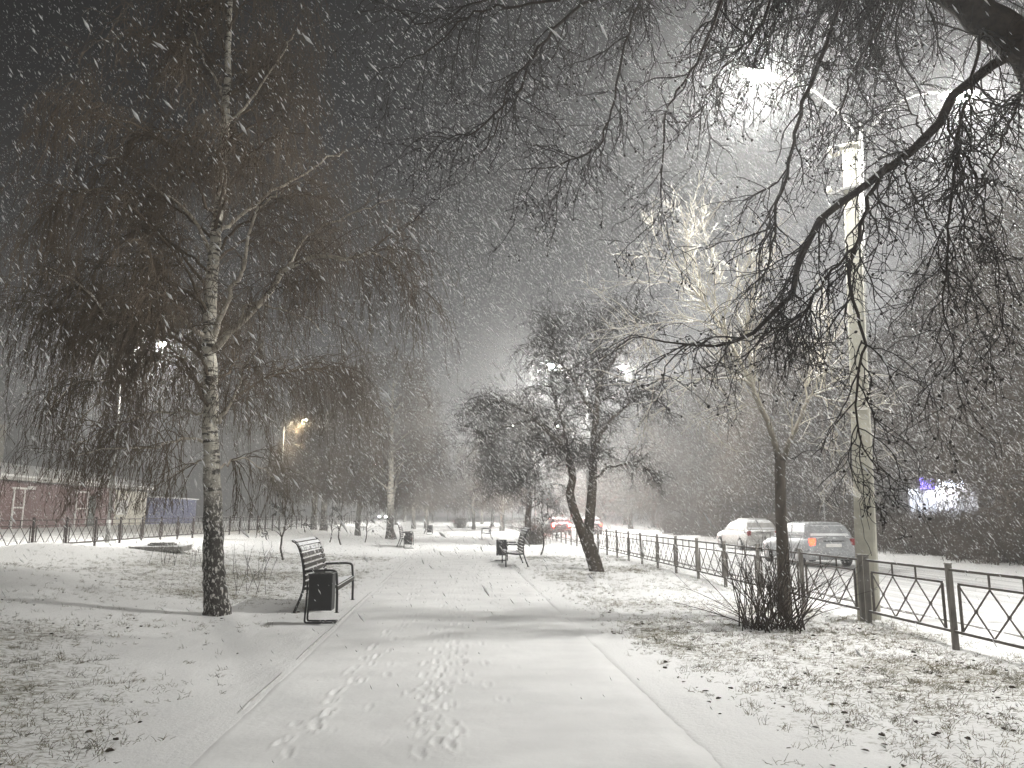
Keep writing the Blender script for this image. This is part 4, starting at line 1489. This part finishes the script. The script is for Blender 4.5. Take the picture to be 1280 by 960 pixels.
# dark row beyond the road
ROW = "bare dark tree in the row beyond the road"
k = 0
for (x, y, s) in ((17.5, 20.5, 1.0), (21.5, 24.5, 1.25), (26.5, 24.5, 1.2), (21.5, 28.5, 1.15), (25.0, 33, 1.25), (29.5, 31, 1.25), (18.2, 37, 1.15), (19.2, 43, 1.2), (34.5, 35, 1.25),
                  (18.0, 45, 1.2), (20.5, 52, 1.25), (26.0, 52, 1.2), (17.8, 60, 1.15), (21.5, 68, 1.25), (18.0, 80, 1.2), (22.5, 88, 1.25), (18.5, 100, 1.2), (40, 46, 1.25),
                  (24, 110, 1.25), (18, 122, 1.2), (22, 140, 1.25), (31.5, 26.5, 1.2), (36.5, 30.5, 1.25), (45, 60, 1.3), (30, 75, 1.25), (18.2, 53, 1.2), (24, 60, 1.25)):
    place_tree("bare_tree", (PD1, PD2, PD3)[k % 3], (x, y, float(gh(x, y))), rngp.uniform(0, 6), s, ROW, "dark trees beyond the road")
    k += 1
# far trees at the end of the park, left and right
for (x, y, s) in ((-4.6, 84, .9), (-7.5, 98, 1.0), (-4.2, 112, 1.0), (4.4, 76, .9), (4.8, 104, 1.0), (-8.5, 128, 1.1), (4.2, 130, 1.0), (-4.5, 146, 1.0), (-2.0, 185, 1.2), (3.0, 190, 1.2), (-9, 170, 1.2)):
    place_tree("bare_tree", (PB1, PR1, PB2)[k % 3], (x, y, float(gh(x, y))), rngp.uniform(0, 6), s, "hazy bare tree far along the park path", "hazy trees far along the path")
    k += 1

# undergrowth bushes along the far road edge
def bush_proto(rng, n=170, h=1.7, sp=1.0):
    tb = Tubes()
    S = np.stack([rng.normal(0, .35 * sp, n), rng.normal(0, .35 * sp, n), np.full(n, -.05)], 1)
    az = rng.uniform(0, 2 * np.pi, n); tl = rng.uniform(0, .9, n)
    D = np.stack([np.cos(az) * tl, np.sin(az) * tl, np.ones(n)], 1)
    p = grow(S, D, rng.uniform(.5, 1.0, n) * h, 7, .05, .08, rng, .012, .004)
    S, T, rad, _ = sample(*p, n * 9, .2, 1, rng)
    q = grow(S, side(T, rng.uniform(.4, 1.1, len(S)), rng), rng.uniform(.15, .6, len(S)), 4, .05, .15, rng, .007, .0035)
    tb.add(*p, 4).add(*q, 3)
    V = np.concatenate(tb.V); F = np.concatenate(tb.F)
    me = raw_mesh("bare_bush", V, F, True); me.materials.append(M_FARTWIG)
    return me


BU = [bush_proto(np.random.default_rng(70)), bush_proto(np.random.default_rng(71), 200, 2.1, 1.25)]
i = 0
for y in np.arange(18.5, 62, 1.75):
    for dx in (0.0, 1.5):
        x = 17.2 + dx + rngp.normal(0, .3); yy = y + dx * .5 + rngp.normal(0, .3)
        o = bpy.data.objects.new("bare_bush", BU[i % 2]); COL.objects.link(o)
        o.location = (x, yy, float(gh(x, yy))); o.rotation_euler = (0, 0, rngp.uniform(0, 6)); s = rngp.uniform(.75, 1.15); o.scale = (s, s, s)
        tag(o, "tangled bare bush in the thicket along the far road edge", "bush", "bushes along the far road edge")
        i += 1
for (px, py, s, lb) in ((668, 680, .75, "low hazy bush at the foot of the round-crowned tree"), (575, 661, .8, "faint dark bush at the left foot of the hazy broad-footed tree")):
    p = gpt(px, py)
    o = bpy.data.objects.new("bare_bush", BU[1]); COL.objects.link(o); o.location = p; o.scale = (s, s, s)
    tag(o, lb, "bush")
# wispy stalks around the birch
for (px, py, h, lb) in ((302, 742, .9, "thin dry weed stalks just right of the big birch trunk"), (322, 725, .9, "dry weed stalks between the birch and the bench, the taller clump"),
                        (206, 705, .7, "dry weed stalks in the snow before the concrete slab"), (236, 708, .7, "dry weed stalks left of the birch foot")):
    rr = np.random.default_rng(px)
    p = gpt(px, py)
    n = 9
    S = np.stack([rr.normal(0, .2, n), rr.normal(0, .25, n), np.full(n, -.03)], 1)
    D = np.stack([rr.normal(0, .18, n), rr.normal(0, .18, n), np.ones(n)], 1)
    a = grow(S, D, rr.uniform(.5, 1.1, n) * h, 7, .03, .08, rr, .004, .0022)
    S, T, rad, _ = sample(*a, 34, .4, 1, rr)
    b = grow(S, side(T, rr.uniform(.4, .9, 34), rr), rr.uniform(.06, .2, 34), 4, 0, .1, rr, .003, .002)
    o = Tubes().add(*a, 4).add(*b, 3).build("dry_weed", M_MIDTWIG)
    o.location = p
    tag(o, lb, "weed", "dry weeds on the left lawn")


# ------------------------------------------------------------------ grass, leaves
def grass():
    rng = np.random.default_rng(81)
    n = 60000
    Xc = np.concatenate([rng.uniform(-11.5, -2.0, n), rng.uniform(1.95, 6.6, n)])
    Yc = 3.2 + 27 * np.concatenate([rng.random(n) ** 1.5, rng.random(n) ** 1.5])
    c = cover(Xc, Yc) * (0.45 + 0.9 * vnoise(Xc, Yc, 0.22, 99))
    keep = rng.random(len(Xc)) < (np.clip(c, 0, 1.2) ** 1.6 * 0.50 + 0.008)
    Xc, Yc = Xc[keep], Yc[keep]
    m = 9
    T = len(Xc)
    X = np.repeat(Xc, m) + rng.normal(0, 0.028, T * m); Y = np.repeat(Yc, m) + rng.normal(0, 0.028, T * m)
    S = np.stack([X, Y, gh(X, Y) - 0.01], 1)
    az = rng.uniform(0, 2 * np.pi, T * m); tl = rng.uniform(0.2, 1.6, T * m)
    D = np.stack([np.cos(az) * tl + 0.25, np.sin(az) * tl, np.ones(T * m)], 1)
    L = rng.uniform(0.02, 0.085, T * m)
    p = grow(S, D, L, 4, 0.22, 0.12, rng, 0.0022, 0.0008)
    o = Tubes().add(*p, 3).build("grass", M_GRASS, smooth=False)
    tag(o, "short dry grass poking through the snow on both lawns", "grass", kind="stuff")


def leaves():
    rng = np.random.default_rng(83)
    n = 640
    X = np.concatenate([rng.uniform(2.1, 6.3, 500), rng.uniform(-8, -2.1, 140)])
    Y = 3.3 + 13 * rng.random(n) ** 1.4
    Z = gh(X, Y) + 0.008
    V, F = [], []
    for i in range(n):
        s = rng.uniform(0.012, 0.034); a = rng.uniform(0, 6.28); c, q = math.cos(a), math.sin(a)
        curl = rng.uniform(0.15, 0.7) * s
        b = len(V)
        loc = [(-1, 0, .3 * curl), (-.4, .5, curl), (.4, .45, curl), (1, 0, .1 * curl), (.4, -.45, curl * .8), (-.4, -.5, curl * .9), (-.4, 0, 0), (.4, 0, 0)]
        for (u, v, w) in loc:
            V.append((X[i] + (u * c - v * q) * s, Y[i] + (u * q + v * c) * s, Z[i] + w))
        for f in ((0, 6, 1, 1), (6, 7, 2, 1), (7, 3, 2, 2), (0, 5, 6, 6), (5, 4, 7, 6), (4, 3, 7, 7)):
            ff = []
            for j in f:
                if b + j not in ff: ff.append(b + j)
            F.append(ff)
    me = bpy.data.meshes.new("fallen_leaves"); me.from_pydata(V, [], F); me.update()
    tag(link_mesh("fallen_leaves", me, M_LEAF), "small dark fallen leaves scattered on the snow", "leaves", kind="stuff")


grass()
leaves()


# ------------------------------------------------------------------ manhole slab on the left lawn
def slab():
    p = at(202, 681, 25.0)
    z = float(gh(p[0], p[1])) + 0.02
    e = empty("well_slab", (p[0], p[1], z), R(8), "flat concrete well slab with a round lid lying before the left fence", "slab")
    MB().box((0, 0, 0.06), (1.5, 1.5, 0.16), bev=0.015).build("base_slab", M_SLAB, e)
    b = MB()
    b.tube([(0, 0.1, 0.145), (0, 0.1, 0.20)], 0.42, 24)
    b.tube([(0, 0.1, 0.20), (0, 0.1, 0.235)], [0.36, 0.35], 24)
    b.build("lid", M_SLAB, e)


slab()

# ------------------------------------------------------------------ buildings on the left street
M_MAROON = mat("maroon_cladding", (0.13, 0.062, 0.06), 0.7, 0.15, 3, bump=0.1)
M_CREAM = mat("cream_render", (0.55, 0.52, 0.44), 0.85, 0.12, 3)
M_ROOFSNOW = snow_material("roof_snow")
M_FASCIA = mat("grey_fascia", (0.42, 0.41, 0.39), 0.7, 0.15, 4)
M_WHITEFRAME = mat("white_frame", (0.72, 0.71, 0.69), 0.6, 0.1, 6)
M_BLUE = mat("blue_corrugated_steel", (0.06, 0.07, 0.17), 0.6, 0.2, 4)
M_DARKGREEN = mat("dark_green_door", (0.02, 0.03, 0.022), 0.6, 0.2, 4)
M_DARKGLASS = mat("dark_window", (0.03, 0.032, 0.035), 0.2, 0.0, 4, spec=0.6)
M_GREYWALL = mat("grey_panel_wall", (0.40, 0.39, 0.36), 0.85, 0.15, 2)


def ground_z(x, y): return float(gh(x, y))


def row_building():
    X = -27.6
    zb = ground_z(X, 55) - 0.05
    e = empty("low_shop_row", (X, 52, zb), 0, "long low maroon building with a snowy roof across the left street", "building")

    def Y2(px): return -X * 961 / (571 - px) - 52
    y0, y1, yc = Y2(-330), Y2(163), Y2(200)
    H = 3.0
    b = MB(); b.box((-3.0, (y0 + y1) / 2, H / 2), (6.0, y1 - y0, H)); b.build("maroon_wall", M_MAROON, e)
    b = MB(); b.box((-3.0, (y1 + yc) / 2, H / 2 - .05), (5.98, yc - y1, H - .1)); b.build("cream_wall", M_CREAM, e)
    b = MB()
    V = [(0.55, y0 - .4, H + .02), (0.55, yc + .3, H + .02), (0.55, yc + .3, H + .20), (0.55, y0 - .4, H + .20)]
    b.box((-2.7, (y0 + yc) / 2, H + .11), (6.5, yc - y0 + .7, .18)); b.build("fascia", M_FASCIA, e)
    b = MB()
    a0, a1 = y0 - .5, yc + .4
    V = [(0.62, a0, H + .21), (0.62, a1, H + .21), (-3.0, a1, H + 1.25), (-3.0, a0, H + 1.25), (-6.4, a1, H + .21), (-6.4, a0, H + .21),
         (0.60, a0, H + .33), (0.60, a1, H + .33), (-3.0, a1, H + 1.38), (-3.0, a0, H + 1.38), (-6.4, a1, H + .33), (-6.4, a0, H + .33)]
    b.add(V, [(6, 7, 8, 9), (9, 8, 10, 11), (0, 1, 7, 6), (5, 11, 10, 4), (0, 6, 9, 3), (3, 9, 11, 5), (1, 2, 8, 7), (2, 4, 10, 8), (0, 3, 2, 1), (3, 5, 4, 2)])
    b.build("roof", M_ROOFSNOW, e)
    for (pa, pb) in ((46, 58), (118, 131)):
        a, c = Y2(pa), Y2(pb)
        f = MB()
        for y in (a, c): f.box((.03, y, 1.25), (.06, .12, 2.5))
        f.box((.028, (a + c) / 2, 2.56), (.056, c - a + .5, .12)); f.box((.028, (a + c) / 2, 1.35), (.056, c - a - .12, .10))
        fo = f.build("door_frame", M_WHITEFRAME, e)
        MB().box((.012, (a + c) / 2, 1.24), (.02, c - a - .13, 2.48)).build("door", M_MAROON, fo)
    a, c = Y2(133), Y2(141)
    MB().box((.02, (a + c) / 2, 1.15), (.04, c - a, 2.3), bev=.01).build("door", M_DARKGREEN, e)
    MB().box((.12, c + .1, 2.62), (.22, .34, .22), bev=.02).build("wall_lamp", M_WHITEFRAME, e)
    MB().box((.12, Y2(64), 2.62), (.22, .6, .22), bev=.02).build("wall_lamp", M_WHITEFRAME, e)
    a, c = Y2(-70), Y2(20)
    MB().box((.035, (a + c) / 2, .95), (.07, c - a, 1.9), bev=.01).build("garage_door", M_CREAM, e)
    MB().box((.10, (a + c) / 2, 2.02), (.24, c - a + .4, .16), bev=.02).build("lintel", M_FASCIA, e)
    a, c = Y2(165), Y2(178)
    MB().box((.02, (a + c) / 2, 1.5), (.04, c - a, 1.2), bev=.01).build("window", M_WHITEFRAME, e)


row_building()


def blue_kiosk():
    X = -27.6
    ya, yb = -X * 961 / (571 - 203), -X * 961 / (571 - 258)
    zb = ground_z(X, 80) - 0.05
    e = empty("blue_kiosk", (X, (ya + yb) / 2, zb), 0, "dark blue corrugated kiosk with a snow-edged flat roof", "kiosk")
    L = yb - ya
    b = MB(); b.box((-1.5, 0, 1.22), (3.0, L, 2.44))
    for y in np.arange(-L / 2 + .15, L / 2, .3): b.box((.012, y, 1.2), (.024, .12, 2.3))
    b.build("wall", M_BLUE, e)
    MB().box((-1.45, 0, 2.50), (3.3, L + .3, .11), bev=.02).build("roof", M_ROOFSNOW, e)


blue_kiosk()


def block():
    Y = 75.0
    xr = at(4, 600, Y)[0]
    zt = at(2, 531, Y)[2]
    zb = ground_z(xr, Y)
    # its front squarely faces the park, so only the near corner shows past the frame
    ca, sa = math.cos(R(30)), math.sin(R(30))
    e = empty("apartment_block", (xr - (7.2 * ca + 6 * sa), Y - (7.2 * sa - 6 * ca), zb), R(30), "tall pale building edge rising over the long low roof", "building")
    H = zt - zb
    b = MB(); b.box((0, 0, H / 2), (14, 12, H)); b.build("wall", M_CREAM, e)
    MB().box((0, 0, H + .15), (14.3, 12.3, .3), bev=.03).build("roof", M_FASCIA, e)
    for i in range(5):
        for k in range(3):
            f = MB(); f.box((-5.5 + i * 2.7, -6.02, 1.6 + k * 3.0), (1.5, .06, 1.6), bev=.01)
            fo = f.build("window", M_WHITEFRAME, e)
            MB().box((-5.5 + i * 2.7, -6.055, 1.6 + k * 3.0), (1.3, .02, 1.4)).build("pane", M_DARKGLASS, fo)


block()


# ------------------------------------------------------------------ lit shop beyond the road
def shop():
    Y = 52.0
    a = at(1140, 655, Y); c = at(1216, 655, Y)
    x0, x1 = a[0], c[0]
    zb = 0.15
    e = empty("lit_shop", ((x0 + x1) / 2, Y, zb), R(-12), "small shop with a lit white front and violet sign behind the trees", "shop")
    W = x1 - x0

    def zz(py): return at(1175, py, Y)[2] - zb

    def xx(px): return (px - 1178) / 961 * Y
    H = zz(566)
    MB().box((0, 3.0, H / 2), (W + .5, 6.0, H)).build("wall", M_GREYWALL, e)
    MB().box((0, 2.9, H + .1), (W + 1.0, 6.6, .2), bev=.03).build("roof", M_ROOFSNOW, e)
    zt = zz(617)
    lit = emis("lit_shop_window", (0.86, 0.90, 1.0), 1.8)
    for i, (pa, pb) in enumerate(((1141, 1147), (1149, 1155), (1157, 1162), (1164, 1172))):
        MB().box(((xx(pa) + xx(pb)) / 2, -.03, zt / 2), (xx(pb) - xx(pa), .05, zt), bev=.01).build("window", lit, e)
    fr = MB()
    for px in (1139.5, 1148, 1156, 1163, 1173): fr.box((xx(px), -.05, zt / 2), (.10, .09, zt))
    fr.build("window_frame", M_WHITEFRAME, e)
    MB().box(((xx(1140) + xx(1152)) / 2, -.06, (zz(612) + zz(621)) / 2 + .1), (xx(1152) - xx(1140), .10, .42), bev=.02).build("lit_panel", emis("white_sign_light", (.9, .93, 1.0), 3.0), e)
    MB().box(((xx(1155) + xx(1173)) / 2, -.08, (zz(597) + zz(611)) / 2), (xx(1173) - xx(1155), .14, zz(597) - zz(611)), bev=.02).build("violet_sign", emis("violet_sign_light", (.30, .22, 1.0), 6.0), e)
    MB().box(((xx(1177) + xx(1207)) / 2, -.08, (zz(599) + zz(608)) / 2), (xx(1207) - xx(1177), .14, zz(599) - zz(608)), bev=.02).build("white_sign", emis("white_light", (.80, .84, 1.0), 18.0), e)
    MB().box((xx(1192), -.03, 1.05), (1.0, .06, 2.1), bev=.01).build("door", M_WHITEFRAME, e)
    MB().box((xx(1201), -.03, 1.2), (.5, .05, 1.2), bev=.01).build("window", M_DARKGLASS, e)
    # front lamp lighting the facade
    ld = bpy.data.lights.new("sign_light", 'AREA'); ld.energy = 800; ld.color = (.82, .85, 1.0); ld.size = 1.2; ld.size_y = .2; ld.shape = 'RECTANGLE'
    lo = bpy.data.objects.new("sign_light", ld); COL.objects.link(lo); lo.parent = e; lo.location = (xx(1190), -.45, zz(606)); lo.rotation_euler = (R(25), 0, 0)


shop()


# ------------------------------------------------------------------ road sign
def road_sign():
    Y = 32.5
    p = at(1031, 640, Y)
    z0 = ground_z(p[0], Y)
    e = empty("road_sign", (p[0], Y, z0), R(-10), "two-plate road sign on a thin post before the dark trees", "sign")
    c1, c2 = at(1031, 601, Y)[2] - z0, at(1031, 614, Y)[2] - z0
    MB().tube([(0, 0.03, -.1), (0, 0.03, c1 + .2)], 0.03, 8).build("post", M_LAMPSTEEL, e)
    pl = mat("sign_plate", (0.10, 0.09, 0.08), 0.5, 0.2, 6)
    pale = mat("sign_mark", (0.26, 0.24, 0.22), 0.5, 0.1, 6)
    for nm, cz, h in (("plate", c1, .46), ("plate", c2, .34)):
        o = MB().box((0, 0, cz), (.74, .02, h), bev=.006).build(nm, pl, e)
        m = MB()
        if h > .4:
            m.box((-.18, -.012, cz), (.26, .006, .30)); m.box((.18, -.012, cz), (.26, .006, .30))
        else:
            m.box((0, -.012, cz - .09), (.60, .006, .07)); m.box((.22, -.012, cz + .06), (.16, .006, .12))
        m.build("plate_mark", pale, o)


road_sign()


# ------------------------------------------------------------------ cars
def loft(rings, closed_ends=True):
    V, F = [], []
    k = len(rings[0])
    for r in rings: V += r
    for i in range(len(rings) - 1):
        for j in range(k):
            F.append((i * k + j, i * k + (j + 1) % k, (i + 1) * k + (j + 1) % k, (i + 1) * k + j))
    if closed_ends:
        F.append(tuple(range(k))[::-1]); F.append(tuple((len(rings) - 1) * k + j for j in range(k)))
    return V, F


def body_ring(y, hw, zb, zt):
    """rounded section of the lower body at station y"""
    pts = []
    for (u, v) in ((-.80, 0), (-.97, .12), (-1, .35), (-1, .62), (-.965, .86), (-.88, 1), (-.4, 1.015), (.4, 1.015), (.88, 1), (.965, .86), (1, .62), (1, .35), (.97, .12), (.80, 0)):
        pts.append((u * hw, y, zb + (zt - zb) * v))
    return pts


def car(name, loc, rz, label, paint, tail=None, head=None, van=False, snowcap=True, brake=(True, True)):
    e = empty(name, loc, rz, label, "car", "cars on the snowy roads")
    Lh = 2.05
    st = [(-2.05, .70, .36, .74), (-2.02, .80, .30, .86), (-1.90, .845, .24, .95), (-1.3, .86, .21, .96), (-.4, .86, .20, .95), (.5, .86, .20, .94), (1.15, .85, .21, .90), (1.75, .82, .24, .78), (1.98, .76, .28, .68), (2.05, .68, .34, .60)]
    V, F = loft([body_ring(*s) for s in st])
    MB().add(V, F, 0, True).build("body", paint, e)
    top = 1.44 if not van else 1.62
    yr = -1.96 if van else -1.86
    rt = -1.80 if van else -1.52
    g = [(0.93, .80, yr, .95), (1.12, .765, yr + .10 * (rt - yr) / .34, .60), (1.30, .70, (yr + rt) / 2 + .04, .28), (top - .05, .62, rt, .02), (top, .52, rt + .12, -.14)]
    rings = []
    for (z, hw, ya, yb) in g:
        c = .09
        rings.append([(-hw + c, ya, z), (hw - c, ya, z), (hw, ya + c * 1.3, z), (hw, yb - c * 1.3, z), (hw - c, yb, z), (-hw + c, yb, z), (-hw, yb - c * 1.3, z), (-hw, ya + c * 1.3, z)])
    V, F = loft(rings)
    MB().add(V, F, 0, False).build("cabin", paint, e)
    # windows: sheets a little proud of the cabin
    def lerp(z):
        zs = [q[0] for q in g]
        return [float(np.interp(z, zs, [q[i] for q in g])) for i in (1, 2, 3)]
    za, zb_ = 1.0, top - .10
    (h0, r0, f0), (h1, r1, f1) = lerp(za), lerp(zb_)
    o_ = .012
    cap = [(0, 1, 2, 3), (7, 6, 5, 4), (0, 4, 5, 1), (1, 5, 6, 2), (2, 6, 7, 3), (3, 7, 4, 0)]
    for s in (-1, 1):
        for (u0, u1) in ((.06, .34), (.37, .66), (.69, .94)):
            A = [(s * (h0 + o_), r0 + (f0 - r0) * u0, za), (s * (h0 + o_), r0 + (f0 - r0) * u1, za), (s * (h1 + o_), r1 + (f1 - r1) * u1, zb_), (s * (h1 + o_), r1 + (f1 - r1) * u0, zb_)]
            B = [(x - s * .02, y, z) for x, y, z in A]
            MB().add(A + B, cap).build("side_window", M_DARKGLASS, e)
    snowglass = mat("snowy_rear_glass", (.30, .31, .32), .5, .3, 5, snow=.25)
    for (ya, yb, nrm) in ((r0 - o_, r1 - o_, -1), (f0 + o_, f1 + o_, 1)):
        A = [(-h0 + .14, ya, za), (h0 - .14, ya, za), (h1 - .12, yb, zb_), (-h1 + .12, yb, zb_)]
        B = [(x, y - nrm * .02, z) for x, y, z in A]
        MB().add(A + B, cap).build("windscreen", snowglass, e)
    tyre = mat("tyre_rubber", (.015, .015, .015), .9)
    rim = mat("wheel_rim", (.30, .30, .30), .5)
    for s in (-1, 1):
        for y in (-1.27, 1.27):
            t = MB().tube([(s * .70, y, .30), (s * .72, y, .30), (s * .86, y, .30), (s * .88, y, .30)], [.27, .30, .30, .27], 20)
            to = t.build("wheel", tyre, e)
            MB().tube([(s * .870, y, .30), (s * .886, y, .30)], [.19, .17], 16).build("rim", rim, to)
    red_off = mat("tail_light_glass", (.22, .02, .02), .3)
    for s, on in zip((-1, 1), brake):
        b = MB(); b.box((s * .68, -1.99, .80), (.20, .12, .24), bev=.03)
        b.build("tail_light", (emis("red_tail_light", (1.0, .05, .02) if tail < 50 else (1.0, .02, .02), tail) if (tail and on) else red_off), e)
    for s in (-1, 1):
        b = MB(); b.box((s * .58, 1.97, .64), (.30, .10, .16), bev=.03)
        b.build("head_light", emis("white_head_light", (1.0, .97, .9), head) if head else mat("head_light_glass", (.5, .5, .5), .2), e)
    bp = MB(); bp.box((0, -2.06, .42), (1.45, .10, .20), bev=.04); bp.build("bumper", paint, e)
    bp = MB(); bp.box((0, 2.05, .40), (1.40, .10, .20), bev=.04); bp.build("bumper", paint, e)
    MB().box((0, -2.075, .70), (.52, .012, .11), bev=.003).build("number_plate", M_WHITEFRAME, e)
    MB().bar((-.35, -2.04, .84), (.35, -2.04, .84), .02, .03).build("boot_trim", M_BLACKMETAL, e)
    if snowcap:
        V, F = loft([[(x * .98, y, z + d) for x, y, z in rings[-1]] for d in (.004, .05)])
        MB().add(V, F, 0, True).build("roof_snow", M_ROOFSNOW, e)
    return e


M_SILVER = mat("silver_paint", (.30, .31, .32), .4, .25, 3, snow=.90, spec=.5)
M_WHITECAR = mat("white_paint", (.42, .41, .39), .45, .15, 3, snow=.75, spec=.5)
M_DARKCAR = mat("dark_paint", (.10, .07, .07), .4, .2, 3, snow=.8, spec=.5)
zr = -0.09
pc = at(1040, 690, 24.6)
car("parked_car", (12.15, 26.6, zr), 0, "silver hatchback dusted with snow, one red tail light glowing, seen past the slender tree", M_SILVER, tail=9, brake=(True, False), snowcap=False)
car("parked_car", (14.35, 38.0, zr), R(2), "snow-white estate car standing just ahead of the silver hatchback", M_WHITECAR)
car("parked_car", (8.6, 66, zr), 0, "far car with bright red tail lights behind the two-stemmed tree", M_DARKCAR, tail=800)
car("parked_car", (11.6, 68, zr), 0, "far car glowing orange right beside the one with red tail lights", M_DARKCAR, tail=10, head=40)
car("parked_car", (-13.9, 150, ground_z(-13.9, 150)), math.pi, "distant car with dazzling head lights far down the left street", M_DARKCAR, head=1500)


# ------------------------------------------------------------------ haze and falling snow
def haze():
    b = MB()
    z0, z1, r = -1.4, 18.5, 460
    b.box((0, 0, (z0 + z1) / 2), (2 * r, 2 * r, z1 - z0))
    m = bpy.data.materials.new("haze"); m.use_nodes = True
    N, Lk = m.node_tree.nodes, m.node_tree.links
    N.clear()
    out = N.new("ShaderNodeOutputMaterial"); v = N.new("ShaderNodeVolumePrincipled")
    v.inputs["Color"].default_value = (0.96, 0.965, 0.97, 1)
    v.inputs["Density"].default_value = HAZE_DENSITY
    v.inputs["Anisotropy"].default_value = 0.68
    Lk.new(v.outputs[0], out.inputs["Volume"])
    o = b.build("haze", m)
    tag(o, "snowy night haze filling the air of the park", "haze", kind="stuff")


haze()


def falling_snow():
    rng = np.random.default_rng(97)
    n = 360000
    X = rng.uniform(-16, 21, n); Y = 1.7 + 31 * rng.random(n) ** 0.9; Z = rng.uniform(0.05, 13.0, n)
    # a thick squall blowing past the near lamp
    m = 130000
    X = np.concatenate([X, rng.uniform(-1, 16, m)]); Y = np.concatenate([Y, rng.uniform(6, 24, m)]); Z = np.concatenate([Z, rng.uniform(2.0, 12.5, m)]); n += m
    k = (X ** 2 + Y ** 2 + (Z - 1.6) ** 2) > 2.4 ** 2
    k &= ~((Z < 1.25) & (Y < 10) & (rng.random(n) < 0.88))
    X, Y, Z = X[k], Y[k], Z[k]
    n = len(X)
    D = np.stack([0.62 + 0.16 * rng.normal(size=n) + 0.010 * X, 0.12 * rng.normal(size=n), -0.80 + 0.12 * rng.normal(size=n)], 1)
    D /= np.linalg.norm(D, axis=1, keepdims=True)
    r = np.minimum(0.0029 * np.exp(rng.normal(0, 0.42, n)), 0.009)
    L = r * rng.uniform(5, 15.0, n)
    V, F = flakes(np.stack([X, Y, Z], 1), D, r, L)
    o = link_mesh("falling_snow", raw_mesh("falling_snow", V, F, True), M_FLAKE)
    tag(o, "snowflakes driven slantwise through the lamp light", "snow", kind="stuff")


falling_snow()
